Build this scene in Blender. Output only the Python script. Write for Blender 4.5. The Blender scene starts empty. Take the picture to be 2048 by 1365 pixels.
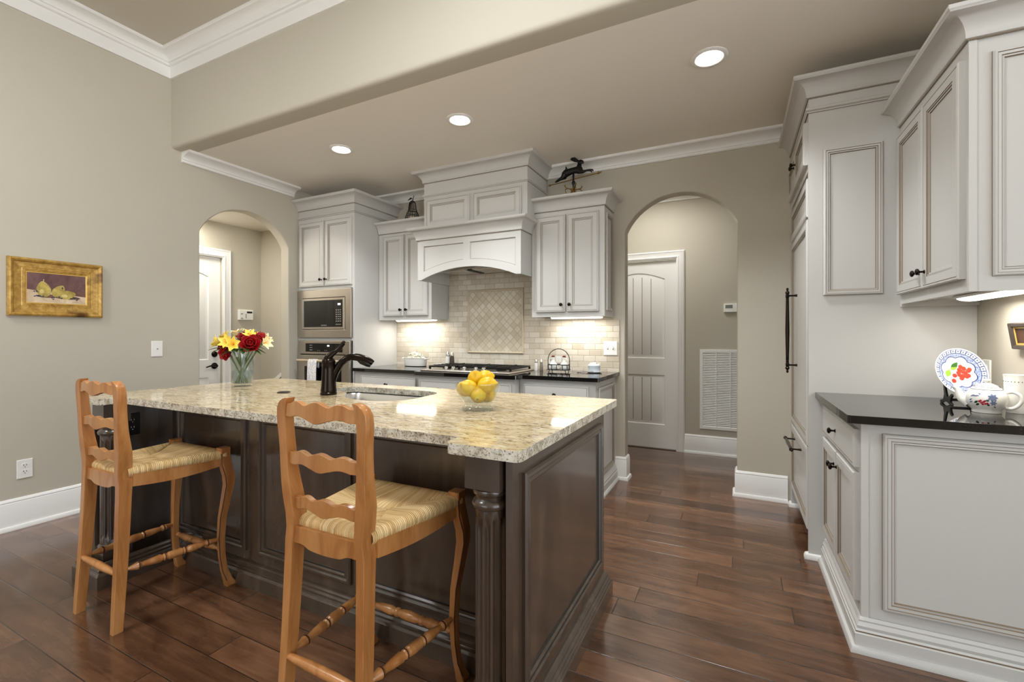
import bpy, bmesh, math, random
from math import sin, cos, pi, radians as R
from mathutils import Matrix, Vector
from mathutils.geometry import delaunay_2d_cdt

random.seed(7)
C = bpy.context.scene.collection
SC = bpy.context.scene

# ---------------------------------------------------------------- camera, world, large lights, exposure
cam_d = bpy.data.cameras.new('camera'); cam = bpy.data.objects.new('camera', cam_d); C.objects.link(cam)
YAW = math.atan(448/907)
cam.location = (0, 0, 1.225); cam.rotation_euler = (pi/2, 0, YAW)
cam_d.sensor_width = 36; cam_d.lens = 907/2048*36; cam_d.shift_y = -10.5/2048; cam_d.clip_start = .02
SC.camera = cam
SC.view_settings.view_transform = 'Standard'; SC.view_settings.look = 'None'
SC.view_settings.gamma = 1; SC.view_settings.use_curve_mapping = False
SC.view_settings.exposure = 0.40
SC.cycles.max_bounces = 10; SC.cycles.diffuse_bounces = 8; SC.cycles.glossy_bounces = 5
SC.cycles.transmission_bounces = 10; SC.cycles.transparent_max_bounces = 10
SC.cycles.caustics_reflective = False; SC.cycles.caustics_refractive = False
SC.cycles.sample_clamp_indirect = 6
SC.cycles.use_denoising = True

world = bpy.data.worlds.new('daylight'); SC.world = world; world.use_nodes = True
bg = world.node_tree.nodes['Background']
wt = world.node_tree
w_tc = wt.nodes.new('ShaderNodeTexCoord'); w_sep = wt.nodes.new('ShaderNodeSeparateXYZ'); w_rmp = wt.nodes.new('ShaderNodeValToRGB')
wt.links.new(w_tc.outputs['Generated'], w_sep.inputs[0])
w_mr = wt.nodes.new('ShaderNodeMapRange'); w_mr.inputs[1].default_value = -.12; w_mr.inputs[2].default_value = .12
wt.links.new(w_sep.outputs[2], w_mr.inputs[0]); wt.links.new(w_mr.outputs[0], w_rmp.inputs[0])
w_rmp.color_ramp.elements[0].color = (.98, .99, .985, 1)      # below the horizon: brightness added to throw light up onto the ceilings
w_rmp.color_ramp.elements[1].color = (.43, .475, .52, 1)      # sky
wt.links.new(w_rmp.outputs[0], bg.inputs[0])
bg.inputs[1].default_value = 4.0

def area(name, loc, rot, size, power, col=(1, 1, 1), sy=None, spread=pi):
    d = bpy.data.lights.new(name, 'AREA'); d.energy = power; d.color = col; d.size = size
    if sy: d.shape = 'RECTANGLE'; d.size_y = sy
    d.spread = spread
    o = bpy.data.objects.new(name, d); C.objects.link(o); o.location = loc; o.rotation_euler = rot
    return o
# daylight through the tall windows behind the camera
area('daylight_window', (-2.0, -4.5, 1.6), (R(90), 0, 0), 3.0, 6, (.86, .94, 1), 2.0)
# added unseen lights below the tall ceiling, in place of a bounced flash
area('tall_room_added_light', (-1.0, .75, 3.44), (0, 0, 0), .5, 34, (.955, .985, 1))
area('tall_room_added_light', (-2.9, -.6, 3.44), (0, 0, 0), .5, 38, (.955, .985, 1))

# ---------------------------------------------------------------- mesh helpers
class MB:
    def __init__(s): s.V = []; s.F = []; s.M = []; s.UV = None
    def add(s, vs, fs, mi=0, T=None):
        b = len(s.V)
        if T is not None: vs = [T @ Vector(v) for v in vs]
        s.V += [tuple(v) for v in vs]
        for f in fs: s.F.append(tuple(b+i for i in f)); s.M.append(mi)
        return s
    def box(s, x0, x1, y0, y1, z0, z1, mi=0, T=None):
        v = [(x, y, z) for z in (z0, z1) for y in (y0, y1) for x in (x0, x1)]
        return s.add(v, [(0,2,3,1),(4,5,7,6),(0,1,5,4),(2,6,7,3),(0,4,6,2),(1,3,7,5)], mi, T)
    def loft(s, loops, closed=True, caps=True, mi=0, T=None):
        n = len(loops[0]); vs = [p for l in loops for p in l]; fs = []
        for k in range(len(loops)-1):
            for i in range(n if closed else n-1):
                j = (i+1) % n; fs.append((k*n+i, k*n+j, (k+1)*n+j, (k+1)*n+i))
        if caps and closed: fs.append(tuple(range(n))[::-1]); fs.append(tuple((len(loops)-1)*n+i for i in range(n)))
        return s.add(vs, fs, mi, T)
    def lathe(s, prof, c=(0, 0, 0), seg=24, mi=0, T=None, caps=True, sx=1, sy=1):
        loops = [[(c[0]+r*cos(2*pi*i/seg)*sx, c[1]+r*sin(2*pi*i/seg)*sy, c[2]+z) for i in range(seg)] for r, z in prof]
        return s.loft(loops, True, caps, mi, T)
    def tube(s, pts, rad, seg=10, mi=0, T=None, caps=True, flat=1.0):
        pts = [Vector(p) for p in pts]; n = len(pts)
        if not hasattr(rad, '__len__'): rad = [rad]*n
        tang = [(pts[min(i+1, n-1)]-pts[max(i-1, 0)]).normalized() for i in range(n)]
        a = Vector((0, 0, 1)) if abs(tang[0].z) < .9 else Vector((1, 0, 0))
        u = (a - tang[0]*a.dot(tang[0])).normalized(); loops = []
        for p, t, r in zip(pts, tang, rad):
            u = (u - t*u.dot(t)).normalized(); w = t.cross(u)
            loops.append([p + (u*cos(2*pi*k/seg) + w*(sin(2*pi*k/seg)*flat))*r for k in range(seg)])
        return s.loft(loops, True, caps, mi, T)
    def stations(s, st, mi=0, T=None, ch=.2):
        """(x, y, z, width, depth) horizontal chamfered sections, low to high"""
        loops = []
        for x, y, z, wx, wy in st:
            a, b = wx/2, wy/2; c = min(a, b)*ch
            loops.append([(x+p, y+q, z) for p, q in ((-a+c,-b),(a-c,-b),(a,-b+c),(a,b-c),(a-c,b),(-a+c,b),(-a,b-c),(-a,-b+c))])
        return s.loft(loops, True, True, mi, T)
    def sweep(s, path, prof, side=1, closed=False, mi=0, T=None, mats=None):
        """profile (out, z) along a horizontal path (x, y), mitred; side = +1: out is to the right of travel"""
        n = len(path); P = [Vector(p).to_2d() for p in path]; loops = []
        def nrm(a, b):
            d = (b-a).normalized(); return Vector((d.y, -d.x))*side
        for i in range(n):
            if closed: n1 = nrm(P[i-1], P[i]); n2 = nrm(P[i], P[(i+1) % n])
            else:
                n1 = nrm(P[max(i-1, 0)], P[max(i, 1)]); n2 = nrm(P[min(i, n-2)], P[min(i+1, n-1)])
            m = (n1+n2)/(1+n1.dot(n2))
            loops.append([(P[i].x+m.x*o, P[i].y+m.y*o, z) for o, z in prof])
        if closed: loops.append(loops[0])
        k = len(prof); vs = [p for l in loops for p in l]
        for a in range(len(loops)-1):
            for i in range(k):
                j = (i+1) % k
                s.add([loops[a][i], loops[a][j], loops[a+1][j], loops[a+1][i]], [(0, 1, 2, 3)], mats[i] if mats else mi, T)
        if not closed:
            s.add(loops[0], [tuple(range(k))], mi, T); s.add(loops[-1], [tuple(range(k))], mi, T)
        return s
    def rings(s, poly, rings, T=None, fill=0, back=True):
        """concentric insets of a polygon in local x-z, front towards -y: (inset, y, material)"""
        loops = [[(x, y, z) for x, z in inset(poly, d)] for d, y, m in rings]; n = len(poly)
        if back: s.add(loops[0], [tuple(range(n))], rings[0][2], T)
        for k in range(len(loops)-1):
            for i in range(n):
                j = (i+1) % n
                s.add([loops[k][i], loops[k][j], loops[k+1][j], loops[k+1][i]], [(0, 1, 2, 3)], rings[k+1][2], T)
        s.add(loops[-1], [tuple(range(n))], fill, T)
        return s
    def slab(s, outer, holes, z0, z1, mi=0, T=None, map=lambda x, y, z: (x, y, z)):
        """flat solid with holes: polygon in local (x, y), between z0 and z1; map turns local into real coordinates"""
        pts = [Vector(p) for p in outer]; polys = [list(range(len(outer)))]
        for h in holes:
            b = len(pts); pts += [Vector(p) for p in h]; polys.append(list(range(b, b+len(h))))
        edges = [(p[i], p[(i+1) % len(p)]) for p in polys for i in range(len(p))]
        vs, es, fs, *_ = delaunay_2d_cdt(pts, edges, [], 1, 1e-6)
        tri = []
        for f in fs:
            c = sum((vs[i] for i in f), Vector((0, 0)))/len(f)
            if inside(c, outer) and not any(inside(c, h) for h in holes): tri.append(f)
        for z in (z0, z1): s.add([map(v.x, v.y, z) for v in vs], tri, mi, T)
        for p in [outer]+list(holes):
            n = len(p)
            s.add([map(*q, z0) for q in p]+[map(*q, z1) for q in p], [(i, (i+1) % n, n+(i+1) % n, n+i) for i in range(n)], mi, T)
        return s

def inside(c, p):
    r = False; n = len(p)
    for i in range(n):
        (x1, y1), (x2, y2) = p[i], p[(i+1) % n]
        if (y1 > c[1]) != (y2 > c[1]) and c[0] < (x2-x1)*(c[1]-y1)/(y2-y1)+x1: r = not r
    return r
def inset(poly, d):
    n = len(poly); out = []
    ar = sum(poly[i][0]*poly[(i+1) % n][1]-poly[(i+1) % n][0]*poly[i][1] for i in range(n)); sg = 1 if ar > 0 else -1
    for i in range(n):
        a, b, c = Vector(poly[i-1]), Vector(poly[i]), Vector(poly[(i+1) % n])
        d1 = (b-a).normalized(); d2 = (c-b).normalized()
        n1 = Vector((-d1.y, d1.x))*sg; n2 = Vector((-d2.y, d2.x))*sg
        m = (n1+n2)/max(.3, 1+n1.dot(n2)); out.append(tuple(b+m*d))
    return out
def rect(x0, x1, z0, z1): return [(x0, z0), (x1, z0), (x1, z1), (x0, z1)]
def rrect(x0, x1, y0, y1, r, n=5):
    o = []
    for cx, cy, a in ((x1-r, y0+r, -90), (x1-r, y1-r, 0), (x0+r, y1-r, 90), (x0+r, y0+r, 180)):
        o += [(cx+r*cos(R(a+90*k/n)), cy+r*sin(R(a+90*k/n))) for k in range(n+1)]
    return o
def roundpoly(poly, rad, n=5):
    out = []; N = len(poly)
    for i in range(N):
        r = rad[i] if hasattr(rad, '__len__') else rad
        a, b, c = Vector(poly[i-1]), Vector(poly[i]), Vector(poly[(i+1) % N])
        if r <= 0: out.append(tuple(b)); continue
        p, q = b+(a-b).normalized()*r, b+(c-b).normalized()*r
        for k in range(n+1):
            t = k/n; out.append(tuple(p*(1-t)**2+b*2*t*(1-t)+q*t*t))
    return out
def arc_open(x0, x1, zs, zt, z0=0, n=28):
    """arched opening outline: jambs x0..x1 up to the spring zs, crown at zt"""
    h = (x1-x0)/2; r = ((zt-zs)**2+h*h)/(2*(zt-zs)); cx = (x0+x1)/2; cz = zt-r; a = math.asin(min(1, h/r))
    return [(x0, z0)]+[(cx+r*sin(-a+2*a*k/n), cz+r*cos(-a+2*a*k/n)) for k in range(n+1)]+[(x1, z0)]

def spline(pts, k=6):
    P = [Vector(p) for p in pts]; out = []
    for i in range(len(P)-1):
        a, b, c, d = P[max(i-1, 0)], P[i], P[i+1], P[min(i+2, len(P)-1)]
        for j in range(k):
            t = j/k; out.append(.5*((2*b)+(c-a)*t+(2*a-5*b+4*c-d)*t*t+(3*b-a-3*c+d)*t**3))
    return out+[P[-1]]
def spr(r, k=6):
    out = []
    for i in range(len(r)-1): out += [r[i]+(r[i+1]-r[i])*j/k for j in range(k)]
    return out+[r[-1]]

def obj(name, mb, mats, parent=None, smooth=35, bevel=0, local=False, segs=2):
    me = bpy.data.meshes.new(name); V = mb.V
    if parent is not None and not local:
        o_ = parent_off(parent); V = [(v[0]-o_[0], v[1]-o_[1], v[2]-o_[2]) for v in V]
    bm = bmesh.new(); bv = [bm.verts.new(v) for v in V]
    uvl = bm.loops.layers.uv.new('uv') if mb.UV else None
    for f, m in zip(mb.F, mb.M):
        try: fc = bm.faces.new([bv[i] for i in f])
        except ValueError: continue
        fc.material_index = m; fc.smooth = bool(smooth)
        if uvl:
            for l, i in zip(fc.loops, f): l[uvl].uv = mb.UV[i]
    bmesh.ops.remove_doubles(bm, verts=bm.verts, dist=1e-5)
    bmesh.ops.recalc_face_normals(bm, faces=bm.faces)
    bm.to_mesh(me); bm.free()
    if smooth: me.set_sharp_from_angle(angle=R(smooth))
    for m in (mats if isinstance(mats, (list, tuple)) else [mats]): me.materials.append(m)
    o = bpy.data.objects.new(name, me); C.objects.link(o)
    if parent is not None: o.parent = parent
    if bevel:
        b = o.modifiers.new('edge', 'BEVEL'); b.width = bevel; b.segments = segs; b.limit_method = 'ANGLE'; b.angle_limit = R(40)
        b.harden_normals = bool(smooth)
    return o
def parent_off(p):
    o = Vector((0, 0, 0))
    while p is not None: o += Vector(p.location); p = p.parent
    return o
def tag(o, label=None, cat=None, group=None, kind=None):
    if label: o['label'] = label
    if cat: o['category'] = cat
    if group: o['group'] = group
    if kind: o['kind'] = kind
    return o
def thing(name, label, cat, loc=(0, 0, 0), rz=0, group=None):
    o = bpy.data.objects.new(name, None); C.objects.link(o); o.location = loc; o.rotation_euler = (0, 0, rz)
    o.empty_display_size = .05
    return tag(o, label, cat, group)
def struct(name, mb, m, **k): return tag(obj(name, mb, m, **k), kind='structure')
def copy_tree(o, parent=None):
    c = o.copy(); C.objects.link(c); c.parent = parent
    for ch in [x for x in C.objects if x.parent is o]: copy_tree(ch, c)
    return c
def TR(x, y, z, rz=0): return Matrix.Translation((x, y, z)) @ Matrix.Rotation(rz, 4, 'Z')
FX = -pi/2      # turns a front that faces -y into one that faces -x
# ---------------------------------------------------------------- materials
def lin(c): return tuple(((v/255)/12.92 if v/255 <= .04045 else ((v/255+.055)/1.055)**2.4) for v in c[:3])+(1,)
class G:
    """small shader-graph helper"""
    def __init__(s, name):
        s.m = bpy.data.materials.new(name); s.m.use_nodes = True; s.t = s.m.node_tree; s.p = s.t.nodes['Principled BSDF']
    def n(s, typ, **k):
        nd = s.t.nodes.new('ShaderNode'+typ)
        for a, v in k.items():
            if a.startswith('_'): s.put(nd.inputs[int(a[1:])], v)
            elif a in nd.inputs and not hasattr(type(nd), a): s.put(nd.inputs[a], v)
            else: setattr(nd, a, v)
        return nd
    def put(s, i, v):
        if hasattr(v, 'is_output'): s.t.links.new(v, i)
        else: i.default_value = v
    def math(s, op, a, b=0.0, c=None):
        nd = s.t.nodes.new('ShaderNodeMath'); nd.operation = op; s.put(nd.inputs[0], a); s.put(nd.inputs[1], b)
        if c is not None: s.put(nd.inputs[2], c)
        return nd.outputs[0]
    def co(s, kind='Object'): return s.n('TexCoord').outputs[kind]
    def xyz(s, v): o = s.n('SeparateXYZ', _0=v).outputs; return o[0], o[1], o[2]
    def vec(s, x, y, z): return s.n('CombineXYZ', _0=x, _1=y, _2=z).outputs[0]
    def scale(s, v, k):
        return s.n('Mapping', Vector=v, Scale=k if hasattr(k, '__len__') else (k, k, k)).outputs[0]
    def noise(s, v, sc=5, det=3, rough=.5, dist=0):
        return s.n('TexNoise', Vector=v, Scale=sc, Detail=det, Roughness=rough, Distortion=dist).outputs[0]
    def ramp(s, f, stops, interp='LINEAR'):
        r = s.t.nodes.new('ShaderNodeValToRGB'); e = r.color_ramp; e.interpolation = interp; s.put(r.inputs[0], f)
        while len(e.elements) < len(stops): e.elements.new(.5)
        for el, (p, c) in zip(e.elements, stops): el.position = p; el.color = c if len(c) == 4 else lin(c)
        return r.outputs[0]
    def mix(s, f, a, b, mode='MIX'):
        nd = s.t.nodes.new('ShaderNodeMix'); nd.data_type = 'RGBA'; nd.blend_type = mode
        s.put(nd.inputs[0], f); s.put(nd.inputs[6], a); s.put(nd.inputs[7], b); return nd.outputs[2]
    def bump(s, h, st=.3, d=.01):
        b = s.n('Bump', Strength=st, Distance=d); s.put(b.inputs['Height'], h); s.t.links.new(b.outputs[0], s.p.inputs['Normal']); return b
    def set(s, **k):
        for a, v in k.items(): s.put(s.p.inputs[a.replace('_', ' ')], v)
        return s.m
def plain(name, col, rough=.5, metal=0, coat=0, **k):
    g = G(name); g.set(Base_Color=lin(col), Roughness=rough, Metallic=metal)
    if coat: g.set(Coat_Weight=coat, Coat_Roughness=.1)
    return g.set(**k)

def paint(name, col, rough=.6, tex=.04):
    g = G(name); v = g.co(); n = g.noise(g.scale(v, 160), 1, 2)
    g.bump(n, tex, .004)
    big = g.noise(v, .9, 2)
    return g.set(Base_Color=g.mix(big, lin(col), lin(tuple(c*.97 for c in col))), Roughness=rough)
M_wall = paint('wall_paint', (193, 187, 172), .75, .08)
M_ceil = paint('ceiling_paint', (244, 239, 230), .85, .05)
M_ceil2 = paint('ceiling_paint_darkened', (206, 200, 187), .85, .05)  # same paint as the kitchen ceiling, colour darkened to offset the stronger light
M_trim = plain('trim_white', (236, 236, 234), .35)
M_cab = paint('cabinet_paint', (202, 201, 198), .38, .02)
M_glaze = plain('cabinet_glaze', (128, 114, 97), .5)
M_bronze = plain('oiled_bronze', (38, 30, 25), .2, .85)
M_black = plain('black_metal', (16, 15, 15), .3, .3)
M_blackglass = plain('black_glass', (6, 6, 7), .06, 0, 0)
M_white = plain('white_plastic', (238, 238, 234), .35)
M_grey = plain('grey_plastic', (150, 148, 143), .4)
M_dark = plain('dark_slot', (25, 24, 23), .6)
M_chrome = plain('chrome', (205, 203, 200), .12, 1)
M_porc = plain('white_porcelain', (240, 238, 233), .12, 0, .5)
M_lid = plain('silver_lid', (190, 188, 184), .2, 1)

def wood_floor():
    g = G('floor_wood'); x, y, z = g.xyz(g.co())
    w = .135; L = 1.15
    row = g.math('FLOOR', g.math('DIVIDE', g.math('ADD', y, .04), w))
    rnd = g.n('TexWhiteNoise', noise_dimensions='1D', W=row).outputs['Value']
    xs = g.math('ADD', x, g.math('MULTIPLY', rnd, 7.3))
    LL = g.math('MULTIPLY_ADD', rnd, .5, L)
    col = g.math('FLOOR', g.math('DIVIDE', xs, LL))
    idn = g.n('TexWhiteNoise', noise_dimensions='2D', Vector=g.vec(row, col, 0.0)).outputs['Value']
    fy = g.math('FRACT', g.math('DIVIDE', g.math('ADD', y, .04), w)); fx = g.math('FRACT', g.math('DIVIDE', xs, LL))
    ey = g.math('MULTIPLY', g.math('MINIMUM', fy, g.math('SUBTRACT', 1.0, fy)), w)
    ex = g.math('MULTIPLY', g.math('MINIMUM', fx, g.math('SUBTRACT', 1.0, fx)), LL)
    e = g.math('MINIMUM', ex, ey)
    seam = g.n('MapRange', _0=e, _1=.0006, _2=.0026).outputs[0]
    pv = g.vec(g.math('ADD', x, g.math('MULTIPLY', idn, 31.0)), g.math('ADD', y, g.math('MULTIPLY', idn, 17.0)), idn)
    grain = g.noise(g.scale(pv, (2.2, 26, 1)), 1, 5, .62, .6)
    fig = g.noise(g.scale(pv, (2.6, 6, 1)), 1, 3, .6, 1.3)
    c1 = g.ramp(grain, [(.25, (74, 48, 34)), (.5, (116, 82, 60)), (.78, (156, 117, 89))])
    c2 = g.ramp(fig, [(.30, (58, 37, 26)), (.55, (118, 85, 62)), (.75, (146, 108, 82))])
    c = g.mix(.5, c1, c2)
    tint = g.ramp(idn, [(0, (188, 180, 176)), (.5, (226, 220, 214)), (1, (255, 250, 244))])
    c = g.mix(1.0, c, tint, 'MULTIPLY')
    c = g.mix(seam, lin((24, 15, 11)), c)
    hs = g.noise(g.scale(pv, (3, 9, 1)), 1, 3, .5, 1.0)
    h = g.math('MULTIPLY_ADD', seam, .6, g.math('MULTIPLY', hs, .55))
    bp_ = g.bump(g.math('MULTIPLY_ADD', grain, .12, h), .30, .006); g.t.links.new(bp_.outputs[0], g.p.inputs['Coat Normal'])
    return g.set(Base_Color=c, Roughness=g.math('MULTIPLY_ADD', fig, .16, .15), Coat_Weight=.45, Coat_Roughness=.13, Specular_IOR_Level=.55)
M_floor = wood_floor()

def granite():
    g = G('gold_granite'); v = g.co(); nx = g.xyz(g.n('NewGeometry').outputs['Normal'])[2]
    st = g.scale(v, (24, 74, 74)); rd = g.scale(v, 150)
    a = g.noise(g.scale(v, (9, 26, 26)), 1, 6, .7, .6)
    base = g.ramp(a, [(.28, (158, 130, 90)), (.45, (198, 176, 134)), (.6, (218, 203, 170)), (.75, (184, 170, 145))])
    edge = g.ramp(g.noise(g.scale(v, 30), 1, 4, .6), [(.3, (150, 140, 122)), (.5, (205, 198, 180)), (.7, (226, 222, 210))])
    up = g.n('MapRange', _0=nx, _1=.3, _2=.9).outputs[0]
    base = g.mix(up, edge, base)
    f1 = g.noise(st, 1, 4, .7, .9); f2 = g.noise(rd, 1, 3, .7, .5)
    fl = g.mix(up, f2, f1)
    dark = g.ramp(fl, [(.535, (0, 0, 0)), (.62, (255, 255, 255))])
    c = g.mix(g.math('MULTIPLY', dark, .85), base, lin((96, 68, 44)))
    blk = g.ramp(g.noise(g.scale(g.n('VectorMath', operation='ADD', _0=v, _1=(3, 5, 1)).outputs[0], (56, 150, 150)), 1, 3, .7, .7), [(.62, (0, 0, 0)), (.69, (255, 255, 255))])
    c = g.mix(blk, c, lin((38, 30, 26)))
    sp = g.ramp(g.noise(g.scale(v, (30, 90, 90)), 1, 2, .5), [(.62, (0, 0, 0)), (.7, (255, 255, 255))])
    c = g.mix(g.math('MULTIPLY', sp, .5), c, lin((240, 232, 214)))
    return g.set(Base_Color=c, Roughness=.07, Specular_IOR_Level=.6)
M_granite = granite()
def black_granite():
    g = G('black_granite'); v = g.co(); s = g.noise(g.scale(v, 260), 1, 2)
    c = g.ramp(s, [(.6, (14, 13, 13)), (.72, (52, 49, 46))])
    return g.set(Base_Color=c, Roughness=.03, IOR=1.75)
M_blackgran = black_granite()

def dark_wood():
    g = G('espresso_wood'); v = g.co(); n = g.noise(g.scale(v, (9, 9, 2.2)), 1, 5, .6, .5)
    c = g.ramp(n, [(.3, (60, 50, 41)), (.55, (76, 63, 52)), (.8, (94, 80, 67))])
    g.bump(n, .04, .004)
    return g.set(Base_Color=c, Roughness=.27, Specular_IOR_Level=.6, Coat_Weight=.6, Coat_Roughness=.14)
M_espresso = dark_wood()
M_esp_groove = plain('espresso_groove', (22, 18, 15), .4)

def honey_wood():
    g = G('honey_wood'); v = g.co(); n = g.noise(g.scale(v, (16, 16, 3)), 1, 5, .62, .8); b = g.noise(g.scale(v, 6), 1, 2)
    c = g.ramp(n, [(.28, (150, 94, 46)), (.5, (188, 130, 74)), (.75, (208, 156, 100))])
    c = g.mix(g.math('MULTIPLY', b, .35), c, lin((148, 88, 40)))
    g.bump(n, .06, .003)
    return g.set(Base_Color=c, Roughness=.33, Coat_Weight=.25, Coat_Roughness=.15)
M_honey = honey_wood()
M_honey_dark = plain('wood_worn_edge', (78, 44, 24), .45)

def rush():
    g = G('woven_rush'); u, t, z = g.xyz(g.co('UV'))
    wob = g.noise(g.vec(g.math('MULTIPLY', u, 25.0), g.math('MULTIPLY', t, 14.0), 0.0), 1, 2)
    uu = g.math('ADD', g.math('MULTIPLY', u, 1.0), g.math('MULTIPLY', g.math('SUBTRACT', wob, .5), .006))
    k = g.math('DIVIDE', uu, .0066)
    fr = g.math('FRACT', k); s = g.math('SINE', g.math('MULTIPLY', fr, pi))
    idn = g.n('TexWhiteNoise', noise_dimensions='1D', W=g.math('FLOOR', k)).outputs['Value']
    fib = g.noise(g.vec(g.math('MULTIPLY', uu, 900.0), g.math('MULTIPLY', t, 20.0), idn), 1, 3)
    cv = g.math('ADD', g.math('MULTIPLY', idn, .38), g.math('MULTIPLY', fib, .62))
    c = g.ramp(cv, [(.2, (188, 146, 90)), (.48, (226, 190, 130)), (.8, (240, 216, 168))])
    c = g.mix(g.n('MapRange', _0=s, _1=.0, _2=.35).outputs[0], lin((184, 144, 92)), c)
    g.bump(s, .6, .003)
    return g.set(Base_Color=c, Roughness=.65)
M_rush = rush()

def steel(name='brushed_steel', col=(192, 184, 174)):
    g = G(name); v = g.co(); n = g.noise(g.scale(v, (4, 4, 260)), 1, 2)
    return g.set(Base_Color=lin(col), Metallic=1.0, Roughness=g.math('MULTIPLY_ADD', n, .12, .26))
M_steel = steel()
M_sink = plain('sink_steel', (204, 202, 198), .24, .96)

def tiles():
    g = G('tumbled_tile'); x, y, z = g.xyz(g.co())
    h = .0525; w = .105
    row = g.math('FLOOR', g.math('DIVIDE', z, h)); off = g.math('MULTIPLY', g.math('MODULO', row, 2.0), .5)
    k = g.math('ADD', g.math('DIVIDE', x, w), off); col = g.math('FLOOR', k)
    idn = g.n('TexWhiteNoise', noise_dimensions='2D', Vector=g.vec(row, col, 0.0)).outputs['Value']
    wob = g.math('MULTIPLY', g.math('SUBTRACT', g.noise(g.scale(g.co(), 60), 1, 2), .5), .0035)
    fz = g.math('FRACT', g.math('DIVIDE', z, h)); fx = g.math('FRACT', k)
    ez = g.math('MULTIPLY', g.math('MINIMUM', fz, g.math('SUBTRACT', 1.0, fz)), h); ex = g.math('MULTIPLY', g.math('MINIMUM', fx, g.math('SUBTRACT', 1.0, fx)), w)
    e = g.math('ADD', g.math('MINIMUM', ex, ez), wob)
    m = g.n('MapRange', _0=e, _1=.0008, _2=.003).outputs[0]
    mot = g.noise(g.scale(g.co(), 14), 1, 4)
    c = g.ramp(g.math('ADD', g.math('MULTIPLY', idn, .6), g.math('MULTIPLY', mot, .45)), [(.1, (190, 178, 158)), (.5, (207, 198, 181)), (.9, (219, 212, 199))])
    c = g.mix(m, lin((188, 174, 152)), c)
    g.bump(g.math('MULTIPLY_ADD', mot, .3, m), .5, .004)
    return g.set(Base_Color=c, Roughness=.45)
M_tile = tiles()
def diamonds():
    g = G('diamond_tile'); x, y, z = g.xyz(g.co()); s = .0535
    a = g.math('DIVIDE', g.math('MULTIPLY', g.math('ADD', x, z), .70711), s); b = g.math('DIVIDE', g.math('MULTIPLY', g.math('SUBTRACT', x, z), .70711), s)
    idn = g.n('TexWhiteNoise', noise_dimensions='2D', Vector=g.vec(g.math('FLOOR', a), g.math('FLOOR', b), 0.0)).outputs['Value']
    fa = g.math('FRACT', a); fb = g.math('FRACT', b)
    e = g.math('MINIMUM', g.math('MINIMUM', fa, g.math('SUBTRACT', 1.0, fa)), g.math('MINIMUM', fb, g.math('SUBTRACT', 1.0, fb)))
    m = g.n('MapRange', _0=e, _1=.012, _2=.05).outputs[0]
    mot = g.noise(g.scale(g.co(), 18), 1, 4)
    c = g.ramp(g.math('ADD', g.math('MULTIPLY', idn, .6), g.math('MULTIPLY', mot, .45)), [(.1, (188, 175, 150)), (.5, (203, 192, 170)), (.9, (214, 206, 190))])
    c = g.mix(m, lin((170, 155, 130)), c)
    g.bump(m, .5, .003)
    return g.set(Base_Color=c, Roughness=.45)
M_diamond = diamonds()
M_pencil = plain('stone_pencil_trim', (206, 193, 168), .45)

def glass(name, col=(255, 255, 255), ior=1.45):
    g = G(name); return g.set(Base_Color=lin(col), Roughness=0.0, Transmission_Weight=1.0, IOR=ior)
def thin_glass(name, tint):
    g = G(name); t = g.t; out = [n for n in t.nodes if n.type == 'OUTPUT_MATERIAL'][0]
    tr = g.n('BsdfTransparent', Color=lin(tint)); gl = g.n('BsdfGlossy', Color=(1, 1, 1, 1), Roughness=.02); lw = g.n('LayerWeight', Blend=.32)
    f = g.math('MULTIPLY_ADD', g.math('POWER', lw.outputs['Facing'], 2.2), .62, .05); mx = g.n('MixShader', _0=f, _1=tr.outputs[0], _2=gl.outputs[0])
    t.links.new(mx.outputs[0], out.inputs[0]); return g.m
M_glass = thin_glass('clear_glass', (246, 249, 249)); M_water = thin_glass('water', (226, 236, 240))
def emit(name, col, st):
    g = G(name); return g.set(Base_Color=(1, 1, 1, 1), Emission_Color=lin(col), Emission_Strength=st)
M_can = emit('lamp_glow', (255, 246, 232), 9.0)
M_lens = emit('under_cabinet_glow', (255, 244, 228), 3.0)
M_digit = emit('display_digits', (225, 235, 245), 1.2)

def lemon():
    g = G('lemon_skin'); v = g.co(); n = g.noise(g.scale(v, 30), 1, 2); x, y, z = g.xyz(v)
    g.bump(g.noise(g.scale(v, 380), 1, 2), .25, .002)
    return g.set(Base_Color=g.ramp(n, [(.3, (206, 158, 8)), (.6, (226, 186, 22)), (.8, (200, 178, 40))]), Roughness=.35)
M_lemon = lemon(); M_lemon_tip = plain('lemon_green_tip', (138, 140, 40), .5)
def petal(name, a, b):
    g = G(name); v = g.co(); n = g.noise(g.scale(v, 70), 1, 2)
    return g.set(Base_Color=g.mix(n, lin(a), lin(b)), Roughness=.5, Subsurface_Weight=0.0)
M_rose = petal('rose_red', (120, 4, 10), (190, 14, 24)); M_yel = petal('lily_yellow', (238, 206, 52), (250, 232, 120))
M_pale = petal('lily_pale', (246, 236, 160), (250, 246, 214)); M_stem = petal('stem_green', (52, 84, 30), (92, 124, 52))
M_leaf = petal('leaf_green', (34, 64, 22), (74, 108, 42)); M_orange = petal('lily_throat', (226, 130, 24), (240, 170, 40))
M_succ = petal('succulent_green', (120, 134, 92), (196, 198, 160)); M_bloom = petal('white_bloom', (226, 222, 206), (248, 246, 238))

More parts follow.
